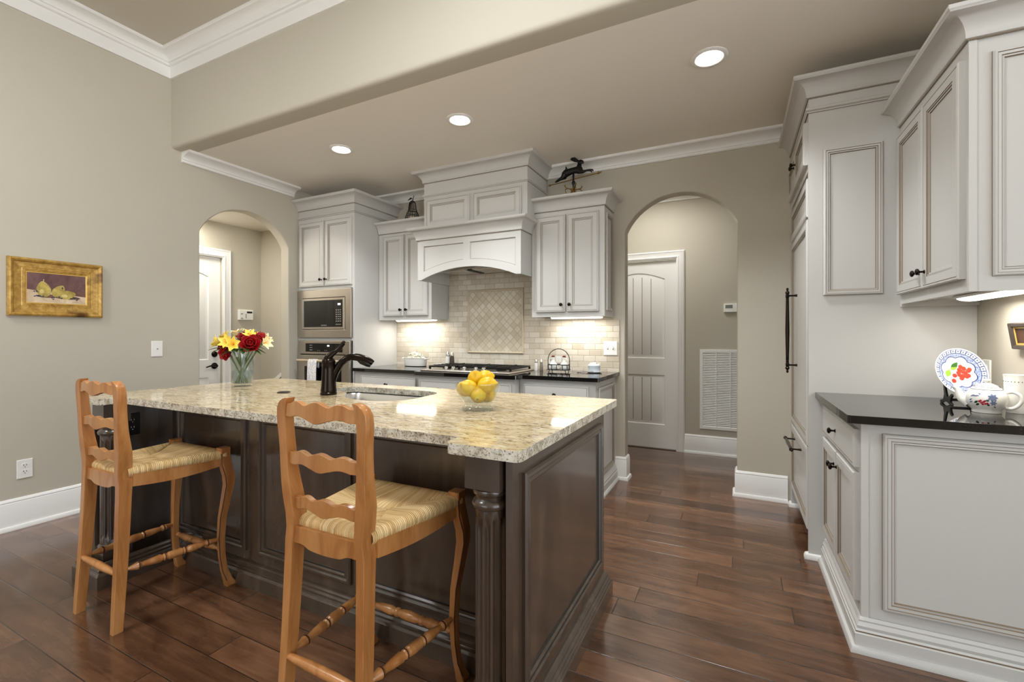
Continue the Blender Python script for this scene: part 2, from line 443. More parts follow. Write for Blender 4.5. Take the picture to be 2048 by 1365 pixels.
def towel_m():
    g = G('towel_cloth'); v = g.co(); n = g.noise(g.scale(v, (40, 40, 22)), 1, 3, .6, 1.2)
    c = g.ramp(n, [(.42, (232, 230, 228)), (.5, (186, 190, 200)), (.58, (238, 236, 232))]); g.bump(n, .2, .004)
    return g.set(Base_Color=c, Roughness=.9)
M_towel = towel_m()
def gold_frame():
    g = G('bamboo_gold'); v = g.co(); x, y, z = g.xyz(v); n = g.noise(g.scale(v, (20, 30, 30)), 1, 4, .6, .5)
    b = g.noise(g.scale(v, (5, 5.5, 7)), 1, 2)
    c = g.ramp(n, [(.3, (150, 112, 48)), (.55, (192, 152, 76)), (.8, (222, 188, 112))])
    c = g.mix(g.ramp(b, [(.62, (0, 0, 0)), (.72, (255, 255, 255))]), c, lin((92, 58, 22)))
    return g.set(Base_Color=c, Roughness=.35, Metallic=.25)
M_gold = gold_frame(); M_gold_in = plain('gold_fillet', (222, 182, 92), .3, .4)
M_brass = plain('aged_brass', (140, 108, 52), .35, .9)
M_cream = plain('candle_wax', (236, 226, 202), .5)
M_picframe = plain('walnut_frame', (58, 48, 42), .35); M_picamber = plain('amber_print', (72, 45, 26), .5)
# ---------------------------------------------------------------- room shell
XL, YB, XR, ZC, ZG, YK = -4.10, 3.88, 1.046, 2.743, 3.48, 2.07
struct('floor', MB().box(-5.2, 4.6, -4.6, 5.25, -.06, 0), M_floor, smooth=0)
struct('ceiling', MB().box(XL-.7, 4.6, YK+.14, 5.25, ZC, ZC+.08), M_ceil, smooth=0)
struct('ceiling_tall_room', MB().box(XL-.1, 4.6, -4.6, YK+.1, ZG, ZG+.08), M_ceil2, smooth=0)
# bulkhead with a rounded lower edge between the tall room and the kitchen
pr_ = [(0, ZG+.02), (0, ZC+.03)]+[(.03-.03*cos(R(a)), ZC+.03-.03*sin(R(a))) for a in (22, 45, 67, 90)]+[(.14, ZC), (.14, ZG+.02)]
struct('wall_bulkhead', MB().loft([[(x, YK+o, z) for o, z in pr_] for x in (XL-.05, 4.6)]), M_wall)
# left wall with its arched opening (local: y, z)
A1 = arc_open(2.29, 3.144, 2.12, 2.39)
def lw(y, z, x): return (x, y, z)
struct('wall_left', MB().slab([(-4.6, 0), (2.29, 0)]+A1[1:-1]+[(3.144, 0), (5.25, 0), (5.25, ZG+.05), (-4.6, ZG+.05)], [], XL-.12, XL, map=lw), M_wall, bevel=.012, smooth=40)
# back wall with its arched opening
A2 = arc_open(-.845, .007, 2.11, 2.384)
def bw(x, z, y): return (x, y, z)
struct('wall_back', MB().slab([(XL, 0), (-.845, 0)]+A2[1:-1]+[(.007, 0), (1.25, 0), (1.25, ZC+.03), (XL, ZC+.03)], [], YB, YB+.12, map=bw), M_wall, bevel=.012, smooth=40)
struct('wall_right', MB().box(XR, XR+.1, 2.165, YB+.05, 0, ZC+.03).box(XR+.1, 4.6, 2.165, 2.26, 0, ZG), M_wall, smooth=0)
struct('wall_front', MB().slab([(XL-.1, 0), (4.6, 0), (4.6, ZG+.05), (XL-.1, ZG+.05)], [rect(-3.5, -2.1, .5, 2.6), rect(-1.9, -.5, .5, 2.6)], -4.7, -4.6, map=bw), M_wall, smooth=0)
# little lobby behind the left arch
struct('wall_lobby_side', MB().slab([(1.6, 0), (2.081, 0), (2.081, 2.036), (2.899, 2.036), (2.899, 0), (3.45, 0), (3.45, 2.5), (1.6, 2.5)], [], -4.9, -4.8, map=lw), M_wall, smooth=0)
struct('wall_lobby_end', MB().box(-4.9, XL-.11, 3.33, 3.43, 0, 2.5), M_wall, smooth=0)
struct('wall_lobby_near', MB().box(-4.9, XL-.11, 1.55, 1.65, 0, 2.5), M_wall, smooth=0)
struct('ceiling_lobby', MB().box(-4.9, XL-.11, 1.55, 3.43, 2.40, 2.48), M_ceil, smooth=0)
# hall behind the back arch
struct('wall_hall', MB().slab([(-1.7, 0), (-1.386, 0), (-1.386, 2.046), (-.568, 2.046), (-.568, 0), (1.3, 0), (1.3, ZC+.03), (-1.7, ZC+.03)], [], 5.09, 5.2, map=bw), M_wall, smooth=0)
struct('wall_hall_left', MB().box(-1.75, -1.65, YB+.11, 5.2, 0, ZC+.03), M_wall, smooth=0)
struct('wall_hall_right', MB().box(1.25, 1.35, YB-.02, 5.2, 0, ZC+.03), M_wall, smooth=0)

# crowns and baseboards
def cove(z0, h, p, b=.018, n=7):
    """bottom-to-top crown profile: little beads, a cove, a square top edge"""
    L = [(0, z0), (b*.8, z0), (b, z0+b*.35), (b*.55, z0+b*.6), (b*.6, z0+b), (b*1.1, z0+b*1.1)]
    L += [(b*1.1+(p-b*1.1-.006)*(1-cos(t*pi/2)), z0+b*1.1+(h-b*1.1-.02)*sin(t*pi/2)) for t in [k/n for k in range(1, n+1)]]
    return L+[(p-.004, z0+h-.017), (p, z0+h-.014), (p, z0+h), (0, z0+h)]
CK = cove(2.655, .088, .115, .022)
struct('trim_1', MB().sweep([(XL, YK+.075), (XL, 3.20)], CK, 1), M_trim)
struct('trim_2', MB().sweep([(XL, YB), (-2.6, YB)], CK, 1), M_trim)
struct('trim_3', MB().sweep([(-1.56, YB), (.345, YB)], CK, 1), M_trim)
gp = [(0, 3.298), (.014, 3.298), (.016, 3.31), (.016, 3.385)]+[(o+.016, z) for o, z in cove(3.388, .092, .10, .022)[1:-1]]+[(0, ZG)]
struct('trim_4', MB().sweep([(XL, -4.5), (XL, YK), (4.5, YK)], gp, 1), M_trim)
struct('trim_5', MB().sweep([(-1.65, 5.09), (1.25, 5.09)], cove(2.655, .088, .1, .02), 1), M_trim)
BP = [(0, 0), (.032, 0), (.032, .012), (.026, .024), (.016, .026), (.016, .165), (.012, .172), (.014, .178), (.010, .188), (.004, .194), (0, .194)]
struct('baseboard_left', MB().sweep([(XL, -4.5), (XL, 2.29), (XL-.12, 2.29)], BP, 1), M_trim)
struct('baseboard_back', MB().sweep([(-.93, YB), (-.845, YB), (-.845, YB+.12)], BP, 1), M_trim)
struct('baseboard_back_right', MB().sweep([(.007, YB+.12), (.007, YB), (.34, YB)], BP, 1), M_trim)
struct('baseboard_hall', MB().sweep([(-.487, 5.09), (1.25, 5.09)], BP, 1), M_trim)
struct('baseboard_lobby', MB().sweep([(-4.8, 3.005), (-4.8, 3.33), (XL-.12, 3.33)], BP, 1), M_trim)
struct('trim_stair_skirt', MB().slab([(-4.75, .635), (-4.75, .59), (-4.225, .915), (-4.225, .96)], [], 3.312, 3.33, map=bw), M_trim)

# doors of the setting
def casing(mb, x0, x1, zt, w=.085, T=None):
    p = [(0, 0), (.010, 0)]
    prof = [(0, 0), (w, 0), (w, -.012), (w-.012, -.024), (w-.02, -.018), (.028, -.014), (.022, -.02), (.012, -.020), (.006, -.012), (0, -.012)]
    def loops(o): return [[(x0-o_, y, z) for o_, y in prof] for z in (0,)]
    L = []
    for (sx, xx, zz, dx, dz) in ((-1, x0, 0, 1, 0), (-1, x0, zt, 1, 1), (1, x1, zt, 1, 1), (1, x1, 0, 1, 0)):
        L.append([(xx+sx*o*dx, y, zz+o*dz) for o, y in prof])
    mb.loft(L, True, True, 0, T)
def arched_door(name, w, h, Tc, planks):
    """two-panel door with an arched top panel, hinge side anywhere, front at -y"""
    T = Tc @ Matrix.Translation((0, .028, 0))
    d = MB(); d.box(0, w, .012, .035, .008, h, 0, T)
    m = .115
    up = [(m, .98)]+[(w-m, .98)]+[(w-m-(w-2*m)*k/12, h-.20+.075*sin(pi*k/12)) for k in range(13)]
    lo = rect(m, w-m, .26, .80)
    d.slab([(0, .008), (w, .008), (w, h), (0, h)], [up, lo], 0, .012, 0, T, map=lambda x, z, y: (x, y, z))
    for poly in (up, lo):
        d.rings(poly, [(0, 0, 0), (.008, .0095, 0), (.020, .0095, 0), (.036, .004, 0)], T, back=False)
        if planks:
            x0, x1 = m+.05, w-m-.05; n = 5
            for i in range(1, n):
                x = x0+(x1-x0)*i/n; z0 = min(z for _, z in poly)+.04; z1 = min(max(z for _, z in poly)-.03, h-.2+.075*sin(pi*(w-m-x)/(w-2*m))-.045 if poly is up else 9)
                d.box(x-.0035, x+.0035, .0028, .0062, z0, z1, 1, T)
    # recess the field behind the stiles
    o = struct(name, d, [M_trim, M_grey])
    c = MB(); casing(c, -.004, w+.004, h+.006, T=Tc); obj('door_casing', c, M_trim, o)
    return o
T1 = TR(-4.798, 2.085, 0, pi/2)
door1 = arched_door('door_1', .81, 2.03, T1, False)
T2 = TR(-1.382, 5.088, 0)
door2 = arched_door('door_2', .81, 2.04, T2, True)
def lever(parent, T):
    m = MB(); RX = Matrix.Rotation(R(90), 4, 'X')
    m.lathe([(.001, 0), (.032, 0), (.032, .008), (.024, .016), (.012, .02), (.011, .05), (.001, .05)], seg=20, T=T @ RX)
    m.tube([T @ Vector(p) for p in ((0, -.045, 0), (-.03, -.05, .004), (-.07, -.05, .002), (-.105, -.046, -.010))], [.011, .010, .008, .006], 8)
    obj('door_lever', m, M_bronze, parent)
lever(door1, TR(-4.828, 2.085, 0, pi/2) @ Matrix.Translation((.75, 0, .915)))
dm = MB(); dm.lathe([(.001, 0), (.03, 0), (.03, .012), (.02, .022), (.001, .022)], seg=18, T=TR(-4.828, 2.835, 1.035, pi/2) @ Matrix.Rotation(R(90), 4, 'X'))
obj('deadbolt', dm, M_bronze, door1)
struct('trim_threshold', MB().box(-1.385, -.569, 5.085, 5.15, 0, .007), M_espresso)

# wall tiles behind the cooktop and the framed diamond panel
bs = MB().slab([(-3.325, .915), (-.892, .915), (-.892, 1.362), (-1.0, 1.385), (-1.60, 1.385), (-1.60, 1.86), (-2.63, 1.86), (-2.63, 1.40), (-3.325, 1.40)], [], YB-.009, YB-.001, map=bw)
struct('wall_backsplash', bs, M_tile, smooth=0)
struct('wall_tile_medallion', MB().box(-2.385, -1.805, YB-.0135, YB-.008, 1.072, 1.658), M_diamond, smooth=0)
pf = MB(); prof = [(0, 0), (.018, 0), (.018, -.008), (.013, -.015), (.005, -.015), (0, -.008)]
P4 = [(-2.385, 1.072), (-1.805, 1.072), (-1.805, 1.658), (-2.385, 1.658)]; L = []
for (x, z), (sx, sz) in zip(P4, ((-1, -1), (1, -1), (1, 1), (-1, 1))): L.append([(x+sx*o, YB-.009+y, z+sz*o) for o, y in prof])
pf.loft(L+[L[0]], True, False); struct('trim_medallion', pf, M_pencil, smooth=50)

# ---------------------------------------------------------------- recessed ceiling lights
CANS = [(-2.876, 2.69, 'recessed ceiling light nearest the left wall, above the oven side'), (-1.737, 2.69, 'middle recessed ceiling light, above the range hood'),
        (-.131, 2.69, 'recessed ceiling light nearest the white cabinets at right')]
for x, y, lab in CANS:
    t = thing('recessed_light', lab, 'ceiling light', (x, y, ZC), group='recessed lights in the kitchen ceiling')
    m = MB().lathe([(.062, .001), (.093, .001), (.095, -.003), (.090, -.007), (.074, -.009), (.066, -.004), (.062, .001)], (x, y, ZC), 40, caps=False)
    obj('trim_ring', m, M_trim, t)
    obj('lens', MB().lathe([(.001, -.004), (.05, -.004), (.068, -.001)], (x, y, ZC), 32, caps=False), M_can, t)
    d = bpy.data.lights.new('recessed_bulb', 'SPOT'); d.energy = 64; d.spot_size = R(112); d.spot_blend = .8; d.shadow_soft_size = .07; d.color = (.97, .99, 1.0)
    o = bpy.data.objects.new('recessed_bulb', d); C.objects.link(o); o.location = (x, y, ZC-.03)
area('lobby_ceiling_light', (-4.5, 2.4, 2.37), (0, 0, 0), .3, 10, (1, .94, .82))
area('hall_ceiling_light', (-.75, 4.45, 2.70), (0, 0, 0), .4, 10, (1, .98, .93))
# ---------------------------------------------------------------- cabinetry helpers
DOOR = [(0, 0, 0), (0, -.018, 0), (.004, -.022, 0), (.010, -.022, 0), (.0118, -.0195, 1), (.0136, -.022, 0), (.046, -.022, 0),
        (.0478, -.019, 1), (.0535, -.0205, 0), (.0555, -.016, 1), (.061, -.0155, 0), (.063, -.011, 1), (.070, -.010, 0)]
DRAWER = [(0, 0, 0), (0, -.018, 0), (.004, -.022, 0), (.010, -.022, 0), (.0122, -.0195, 1), (.0144, -.022, 0)]
FRAME = [(0, 0, 0), (.001, -.004, 1), (.005, -.012, 0), (.011, -.013, 0), (.013, -.010, 1), (.022, -.010, 0), (.0245, -.006, 1), (.030, -.007, 0), (.033, -.0005, 1), (.036, -.0005, 0)]
def front(parent, name, w, h, T, prof=DOOR, mats=None, knob=None, label=None, knob_mat=None):
    d = obj(name, MB().rings(rect(0, w, 0, h), prof, T), mats or [M_cab, M_glaze], parent, smooth=0)
    if knob:
        k = MB(); Tk = T @ Matrix.Translation((knob[0], -.021, knob[1])) @ Matrix.Rotation(R(90), 4, 'X')
        k.lathe([(.001, 0), (.009, 0), (.008, .003), (.0045, .006), (.0045, .016), (.008, .019), (.0135, .023), (.0145, .027), (.012, .031), (.006, .0335), (.001, .034)], seg=18, T=Tk)
        obj('knob', k, knob_mat or M_bronze, d)
    return d
def side_frame(parent, w, h, T, name='applied_panel', mats=None, prof=FRAME):
    """picture-frame moulding laid on a flat side"""
    mb = MB(); poly = rect(0, w, 0, h); loops = [[(x, y, z) for x, z in inset(poly, d)] for d, y, m in prof]
    for k in range(len(loops)-1):
        for i in range(4):
            j = (i+1) % 4; mb.add([loops[k][i], loops[k][j], loops[k+1][j], loops[k+1][i]], [(0, 1, 2, 3)], prof[k+1][2], T)
    return obj(name, mb, mats or [M_cab, M_glaze], parent, smooth=0)
def ccrown(z0, h, p):
    c = [(0, z0), (.004, z0), (.004, z0+.004), (.012, z0+.006), (.014, z0+.012), (.012, z0+.016)]
    n = 7; c += [(.014+(p-.020)*(1-cos(t*pi/2)), z0+.018+(h-.040)*sin(t*pi/2)) for t in [k/n for k in range(1, n+1)]]
    return c+[(p-.004, z0+h-.018), (p, z0+h-.014), (p, z0+h), (.0, z0+h)]
CC = [M_cab, M_glaze]
def crown(parent, path, z0, h, p, side=1, name='crown_molding'):
    pr = ccrown(z0, h, p); m = [1, 1]+[0]*(len(pr)-2)
    return obj(name, MB().sweep(path, pr, side, mats=m), CC, parent, smooth=40)
def bead(mb, path, z0, side=1, h=.024, p=.012):
    mb.sweep(path, [(0, z0), (p*.5, z0), (p*.7, z0+h*.25), (p*.55, z0+h*.35), (p, z0+h*.5), (p, z0+h*.8), (p*.5, z0+h), (0, z0+h)], side, mats=[1, 0, 1, 0, 0, 0, 0, 0])
def under_light(x0, x1, y0, y1, z, label, power, along):
    t = thing('under_cabinet_light', label, 'cabinet light', ((x0+x1)/2, (y0+y1)/2, z), group='under-cabinet lights')
    obj('housing', MB().box(x0, x1, y0, y1, z-.012, z-.001), M_white, t, smooth=0, bevel=.003)
    m = MB(); n = 8; L = []
    for k in range(n+1):
        a = pi*k/n
        if along == 'x': L.append([(x, (y0+y1)/2+cos(a)*(y1-y0)*.42, z-.011-.014*sin(a)) for x in (x0+.008, x1-.008)])
        else: L.append([((x0+x1)/2+cos(a)*(x1-x0)*.42, y, z-.011-.014*sin(a)) for y in (y0+.008, y1-.008)])
    for q in (0, 1): m.add([l[q] for l in L], [tuple(range(n+1))])
    for k in range(n): m.add([L[k][0], L[k][1], L[k+1][1], L[k+1][0]], [(0, 1, 2, 3)])
    obj('lens', m, M_lens, t)
    area('under_cabinet_tube', ((x0+x1)/2, (y0+y1)/2, z-.032), (0, 0, 0), x1-x0-.02, power, (1, .95, .87), y1-y0-.02)

# ---------------------------------------------------------------- wall cabinets beside the hood
def wall_cabinet(label, x0, x1, doors, crown_path, zt, left_side=None):
    yf, z0 = 3.592, 1.385
    t = thing('wall_cabinet', label, 'wall cabinet', ((x0+x1)/2, YB, z0))
    b = MB().box(x0, x1, yf, YB-.001, z0+.012, zt).box(x0, x1, yf, yf+.02, z0, z0+.012).box(x1-.018, x1, yf+.02, YB-.001, z0, z0+.012).box(x0, x0+.018, yf+.02, YB-.001, z0, z0+.012)
    b.box(x0, x1, yf-.0, YB-.001, zt, zt+.085)
    obj('carcass', b, M_cab, t, smooth=0)
    for i, (a, c) in enumerate(doors):
        w = c-a; front(t, 'door', w, 2.237-1.424, TR(a, yf, 1.424), knob=(w-.028 if i == 0 else .028, .06))
    crown(t, crown_path(yf), zt-.002, .112, .08)
    return t
wa = wall_cabinet('white two-door wall cabinet left of the range hood, wire pear on top', -3.305, -2.643, [(-3.240, -2.972), (-2.956, -2.680)],
    lambda yf: [(-3.305, yf), (-2.643, yf), (-2.643, YB-.12)], 2.262)
wb = wall_cabinet('white two-door wall cabinet right of the range hood, rabbit weathervane on top', -1.582, -.946, [(-1.540, -1.274), (-1.258, -.990)],
    lambda yf: [(-1.582, YB-.12), (-1.582, yf), (-.946, yf), (-.946, YB-.002)], 2.275)
side_frame(wb, .20, .80, TR(-.946, 3.632, 1.43, pi/2))
under_light(-3.19, -2.70, 3.70, 3.78, 1.397, 'glowing light strip under the wall cabinet left of the hood', 2.3, 'x')
under_light(-1.46, -1.00, 3.70, 3.78, 1.397, 'glowing light strip under the wall cabinet right of the hood', 1.9, 'x')

# ---------------------------------------------------------------- range hood with its boxed chimney
HX0, HX1, HY = -2.640, -1.586, 3.375
hood = thing('range_hood', 'white panelled range hood with an arched lower edge above the cooktop', 'range hood', (-2.113, YB, 1.737))
HCX = -2.115; HR = 1.285; HCZ = 1.832-HR
def hz(x, o=0): return HCZ+math.sqrt((HR+o)**2-(x-HCX)**2)
arch = [(HX1, 1.737), (HX1-.045, 1.737)]+[(x, hz(x)) for x in [HX1-.045-(HX1-.045-HX0-.045)*k/24 for k in range(0, 25)]]+[(HX0+.045, 1.737), (HX0, 1.737)]
ho = [(HX0, 2.11)]+[(HX1, 2.11)]+arch
ho = ho[::-1]
pl = [(-2.575, 2.045)]+[(x, hz(x, .062)) for x in [-2.575+.43*k/10 for k in range(11)]]+[(-2.145, 2.045)]
prr = [(-2.080, 2.045)]+[(x, hz(x, .062)) for x in [-2.080+.445*k/10 for k in range(11)]]+[(-1.635, 2.045)]
h = MB().slab(ho, [pl, prr], HY, HY+.012, map=bw).slab(ho, [], HY+.012, HY+.03, map=bw)
h.box(HX0, HX0+.02, HY+.03, YB-.01, 1.737, 2.11).box(HX1-.02, HX1, HY+.03, YB-.01, 1.737, 2.11)
h.box(HX0+.02, HX1-.02, HY+.03, YB-.011, 1.84, 1.86)
obj('canopy', h, M_cab, hood, smooth=0)
g = MB()
for pp in (pl, prr):
    lo = [(x, HY+.0006, z) for x, z in pp]; li = [(x, HY+.0115, z) for x, z in inset(pp, .004)]; n = len(pp); l2 = [(x, HY+.0115, z) for x, z in inset(pp, .007)]
    for A, B, mi in ((lo, li, 0), (li, l2, 1)):
        for i in range(n): g.add([A[i], A[(i+1) % n], B[(i+1) % n], B[i]], [(0, 1, 2, 3)], mi)
obj('panel_molding', g, CC, hood, smooth=0)
crown(hood, [(HX0, YB-.29), (HX0, HY), (HX1, HY), (HX1, YB-.29)], 2.095, .112, .075)
obj('shelf', MB().box(HX0-.03, HX1+.03, HY-.03, YB-.02, 2.185, 2.205), M_cab, hood, smooth=0)
v = MB().box(-2.46, -1.74, 3.47, 3.80, 1.826, 1.838); obj('vent_insert', v, M_steel, hood, smooth=0)
for x in (-2.34, -2.0): obj('filter', MB().box(x-.13, x+.13, 3.50, 3.74, 1.819, 1.827), M_sink, hood, smooth=0, bevel=.003)
for x in (-2.16, -1.83): obj('hood_lamp', MB().box(x-.02, x+.02, 3.5, 3.74, 1.815, 1.827), M_dark, hood, smooth=0)
CX0, CX1, CY = -2.615, -1.556, 3.44
obj('upper_cabinet', MB().box(CX0, CX1, CY, YB-.01, 2.205, ZC-.002), M_cab, hood, smooth=0)
for a, b in ((-2.580, -2.112), (-2.075, -1.606)): front(hood, 'upper_panel', b-a, 2.482-2.225, TR(a, CY, 2.225))
bm_ = MB(); bead(bm_, [(CX0, YB-.01), (CX0, CY), (CX1, CY), (CX1, YB-.01)], 2.515); obj('bead_molding', bm_, CC, hood, smooth=0)
crown(hood, [(CX0, YB-.01), (CX0, CY), (CX1, CY), (CX1, YB-.01)], 2.640, ZC-2.640-.001, .088)

# ---------------------------------------------------------------- oven tower
TX0, TX1, TY = XL+.002, -3.312, 3.262
tw = thing('oven_tower_cabinet', 'tall white cabinet beside the left arch housing the wall oven and microwave', 'cabinet', ((TX0+TX1)/2, YB, 0))
b = MB().box(TX0, TX1, TY, YB-.002, 1.695, 2.60).box(TX0, TX0+.02, TY, YB-.002, 0, 1.695).box(TX1-.022, TX1, TY, YB-.002, 0, 1.695)
b.box(TX0+.02, TX1-.022, TY+.3, YB-.004, 0, 1.695).box(TX0+.02, TX1-.022, TY+.001, TY+.3, 0, .60).box(TX0+.02, TX1-.022, TY+.001, TY+.3, 1.178, 1.204)
obj('carcass', b, M_cab, tw, smooth=0)
for a, c, kx in ((-4.070, -3.712, .33), (-3.698, -3.338, .028)): front(tw, 'door', c-a, 2.385-1.725, TR(a, TY, 1.725), knob=(kx, .065))
bm_ = MB(); bead(bm_, [(TX0, TY), (TX1, TY), (TX1, YB-.002)], 2.425, h=.03, p=.016); obj('bead_molding', bm_, CC, tw, smooth=0)
crown(tw, [(TX0, TY), (TX1, TY), (TX1, YB-.002)], 2.512, .105, .088)
obj('floor_molding', MB().sweep([(TX0, TY), (TX1, TY)], [(0, 0), (.02, 0), (.02, .1), (.01, .12), (0, .12)], 1), M_cab, tw)

mw = thing('microwave', 'stainless steel built-in microwave with a black glass door above the oven', 'microwave', ((TX0+TX1)/2, TY, 1.205))
x0, x1 = -4.085, -3.338
T0 = TR(0, TY, 0)
obj('trim_kit', MB().slab(rect(x0, x1, 1.206, 1.690), [rect(-4.015, -3.415, 1.285, 1.608)], TY-.022, TY+.2, map=bw), M_steel, mw, smooth=0, bevel=.003)
obj('case', MB().box(-4.012, -3.418, TY+.0, TY+.24, 1.288, 1.605), M_dark, mw, smooth=0)
dr = obj('door', MB().rings(rect(-4.010, -3.420, 1.290, 1.603), [(0, TY, 0), (0, TY-.024, 0), (.003, TY-.027, 0), (.022, TY-.027, 0), (.024, TY-.0255, 1), (.026, TY-.0255, 1)], fill=1), [M_steel, M_blackglass], mw, smooth=0)
obj('control_panel', MB().box(-3.545, -3.446, TY-.0285, TY-.024, 1.318, 1.575), plain('panel_glass', (24, 22, 21), .12), mw, smooth=0)
kp = MB()
for r in range(6):
    for c in range(3): kp.box(-3.530+.026*c, -3.516+.026*c, TY-.0292, TY-.0284, 1.365+.022*r, 1.373+.022*r)
kp.box(-3.532, -3.46, TY-.0292, TY-.0284, 1.335, 1.340)
obj('keypad', kp, M_grey, mw, smooth=0)
obj('clock_digits', MB().box(-3.505, -3.488, TY-.0293, TY-.0284, 1.527, 1.545).box(-3.484, -3.468, TY-.0293, TY-.0284, 1.527, 1.545), M_digit, mw, smooth=0)
lg = MB()
for i, wd in enumerate((6, 4, 5, 4, 7, 5, 3, 6)): lg.box(-3.735+.0095*i, -3.735+.0095*i+wd*.001, TY-.0262, TY-.0254, 1.324, 1.335)
obj('maker_lettering', lg, M_grey, mw, smooth=0)

ov = thing('wall_oven', 'stainless steel wall oven under the microwave with a towel on its handle', 'oven', ((TX0+TX1)/2, TY, .60))
obj('control_panel', MB().box(-4.068, -3.345, TY-.03, TY+.25, 1.040, 1.176), M_steel, ov, smooth=0, bevel=.004)
obj('body', MB().box(-4.06, -3.35, TY-.0, TY+.28, .605, 1.04), M_dark, ov, smooth=0)
obj('display', MB().box(-3.955, -3.44, TY-.032, TY-.029, 1.062, 1.148), M_blackglass, ov, smooth=0)
for r in range(3):
    for c in range(3): obj('button_mark', MB().box(-3.895+.014*c, -3.885+.014*c, TY-.0328, TY-.0318, 1.078+.024*r, 1.085+.024*r), M_grey, ov, smooth=0)
for x in (-3.78, -3.755, -3.68, -3.655): obj('button_mark', MB().box(x, x+.006, TY-.0328, TY-.0318, 1.074, 1.081), M_grey, ov, smooth=0)
obj('clock_digits', MB().box(-3.645, -3.632, TY-.033, TY-.0318, 1.118, 1.132).box(-3.628, -3.616, TY-.033, TY-.0318, 1.118, 1.132), M_digit, ov, smooth=0)
od = obj('oven_door', MB().rings(rect(-4.068, -3.345, .62, 1.030), [(0, TY, 0), (0, TY-.032, 0), (.003, TY-.035, 0)]), [M_steel], ov, smooth=0)
obj('window_glass', MB().box(-3.965, -3.45, TY-.037, TY-.034, .66, .915), M_blackglass, od, smooth=0)
hd = MB().tube([(-4.03, TY-.075, .975), (-3.385, TY-.075, .975)], .013, 12)
for x in (-4.0, -3.415): hd.tube([(x, TY-.03, .975), (x, TY-.075, .975)], .009, 10)
obj('handle', hd, plain('cream_handle', (196, 178, 150), .35, .3), od)
# towel over the oven handle
tl = MB(); L = []
for k in range(15):
    s = k/14
    if s < .14: y, z = TY-.058, .905+.07*s/.14
    elif s < .3: a = pi*(s-.14)/.16; y, z = TY-.075+.0165*cos(a), .975+.0165*sin(a)
    else: y, z = TY-.093-.006*sin((s-.3)*5), .975-.36*(s-.3)/.7
    L.append([(-3.865+.125*i/12+.012, y-.004*sin(i*1.7)*(s), z) for i in range(13)])
tl.loft(L, False, False)
to = obj('dish_towel', tl, M_towel); sd = to.modifiers.new('thickness', 'SOLIDIFY'); sd.thickness = .004
tag(to, 'white patterned dish towel hanging over the oven handle', 'towel')

# ---------------------------------------------------------------- base cabinets along the back wall
def base_unit(label, x0, x1, yf, cols, end=None):
    t = thing('base_cabinet', label, 'base cabinet', ((x0+x1)/2, YB, 0))
    obj('carcass', MB().box(x0, x1, yf, YB-.002, .0, .884), M_cab, t, smooth=0)
    for a, c in cols:
        w = c-a
        front(t, 'drawer', w, .14, TR(a, yf, .705), DRAWER, knob=(w/2, .07))
        front(t, 'door', w/2-.002, .54, TR(a, yf, .15), knob=(w/2-.03, .48)); front(t, 'door', w/2-.002, .54, TR(a+w/2+.002, yf, .15), knob=(.03, .48))
    path = [(x0, yf), (x1, yf)]+([(x1, YB-.002)] if end else [])
    obj('floor_molding', MB().sweep(path, [(0, 0), (.038, 0), (.038, .012), (.03, .024), (.022, .026), (.022, .075), (.016, .085), (.018, .095), (.010, .112), (.006, .125), (0, .13)], 1), M_cab, t, smooth=30)
    return t
bl = base_unit('white base cabinet between the oven tower and the cooktop', -3.305, -2.482, 3.262, [(-3.215, -2.565)])
bc = base_unit('white base cabinet standing forward under the cooktop', -2.478, -1.545, 3.175, [(-2.45, -2.02), (-2.0, -1.57)])
br = base_unit('white base cabinet right of the cooktop, its panelled end by the arch', -1.541, -.925, 3.262, [(-1.50, -.975)], True)
side_frame(br, .47, .68, TR(-.925, 3.325, .155, pi/2))
ct = [(-3.308, YB-.01), (-3.308, 3.225), (-2.515, 3.225), (-2.505, 3.138), (-1.515, 3.138), (-1.505, 3.225), (-.892, 3.225), (-.892, YB-.001), (-.895, YB-.01)]
ct = roundpoly(ct, [0, 0, .004, .03, .03, .004, .012, 0, 0])
t = obj('countertop', MB().slab(ct, [], .886, .916), M_blackgran, smooth=40, bevel=.006)
tag(t, 'polished black granite countertop along the tiled back wall', 'countertop')
# ---------------------------------------------------------------- tall cabinet with the panelled refrigerator
FX0 = .358
fc = thing('refrigerator_surround_cabinet', 'tall white cabinet at right boxing in the panelled refrigerator', 'cabinet', (.7, YB, 0))
b = MB().box(FX0, XR-.001, 2.96, 2.98, 0, 2.60).box(FX0, XR-.001, 3.80, YB-.001, 0, 2.60).box(FX0, XR-.001, 2.98, 3.80, 2.135, 2.60)
obj('carcass', b, M_cab, fc, smooth=0)
front(fc, 'door', .405, .235, TR(FX0, 3.392, 2.175, FX), knob=(.03, .13)); front(fc, 'door', .40, .235, TR(FX0, 3.796, 2.175, FX), knob=(.37, .13))
bm_ = MB(); bead(bm_, [(FX0, YB-.001), (FX0, 2.96), (XR-.001, 2.96)], 2.447, 1, .03, .014); obj('bead_molding', bm_, CC, fc, smooth=0)
fcr = crown(fc, [(FX0, YB-.001), (FX0, 2.96), (XR-.001, 2.96)], 2.525, .108, .078, 1)
side_frame(fc, .26, .795, TR(.424, 2.96, 1.442))
obj('floor_molding', MB().sweep([(FX0, 2.985), (FX0, 2.96), (.43, 2.96)], [(0, 0), (.02, 0), (.02, .012), (.014, .024), (0, .028)], 1), M_trim, fc)
obj('floor_molding', MB().sweep([(.41, 3.80), (FX0, 3.80), (FX0, YB-.02)], [(0, 0), (.018, 0), (.018, .012), (.012, .022), (0, .026)], -1), M_trim, fc)
fr = thing('refrigerator', 'built-in refrigerator faced with white cabinet panels and long bronze handles', 'refrigerator', (.7, 3.39, .1))
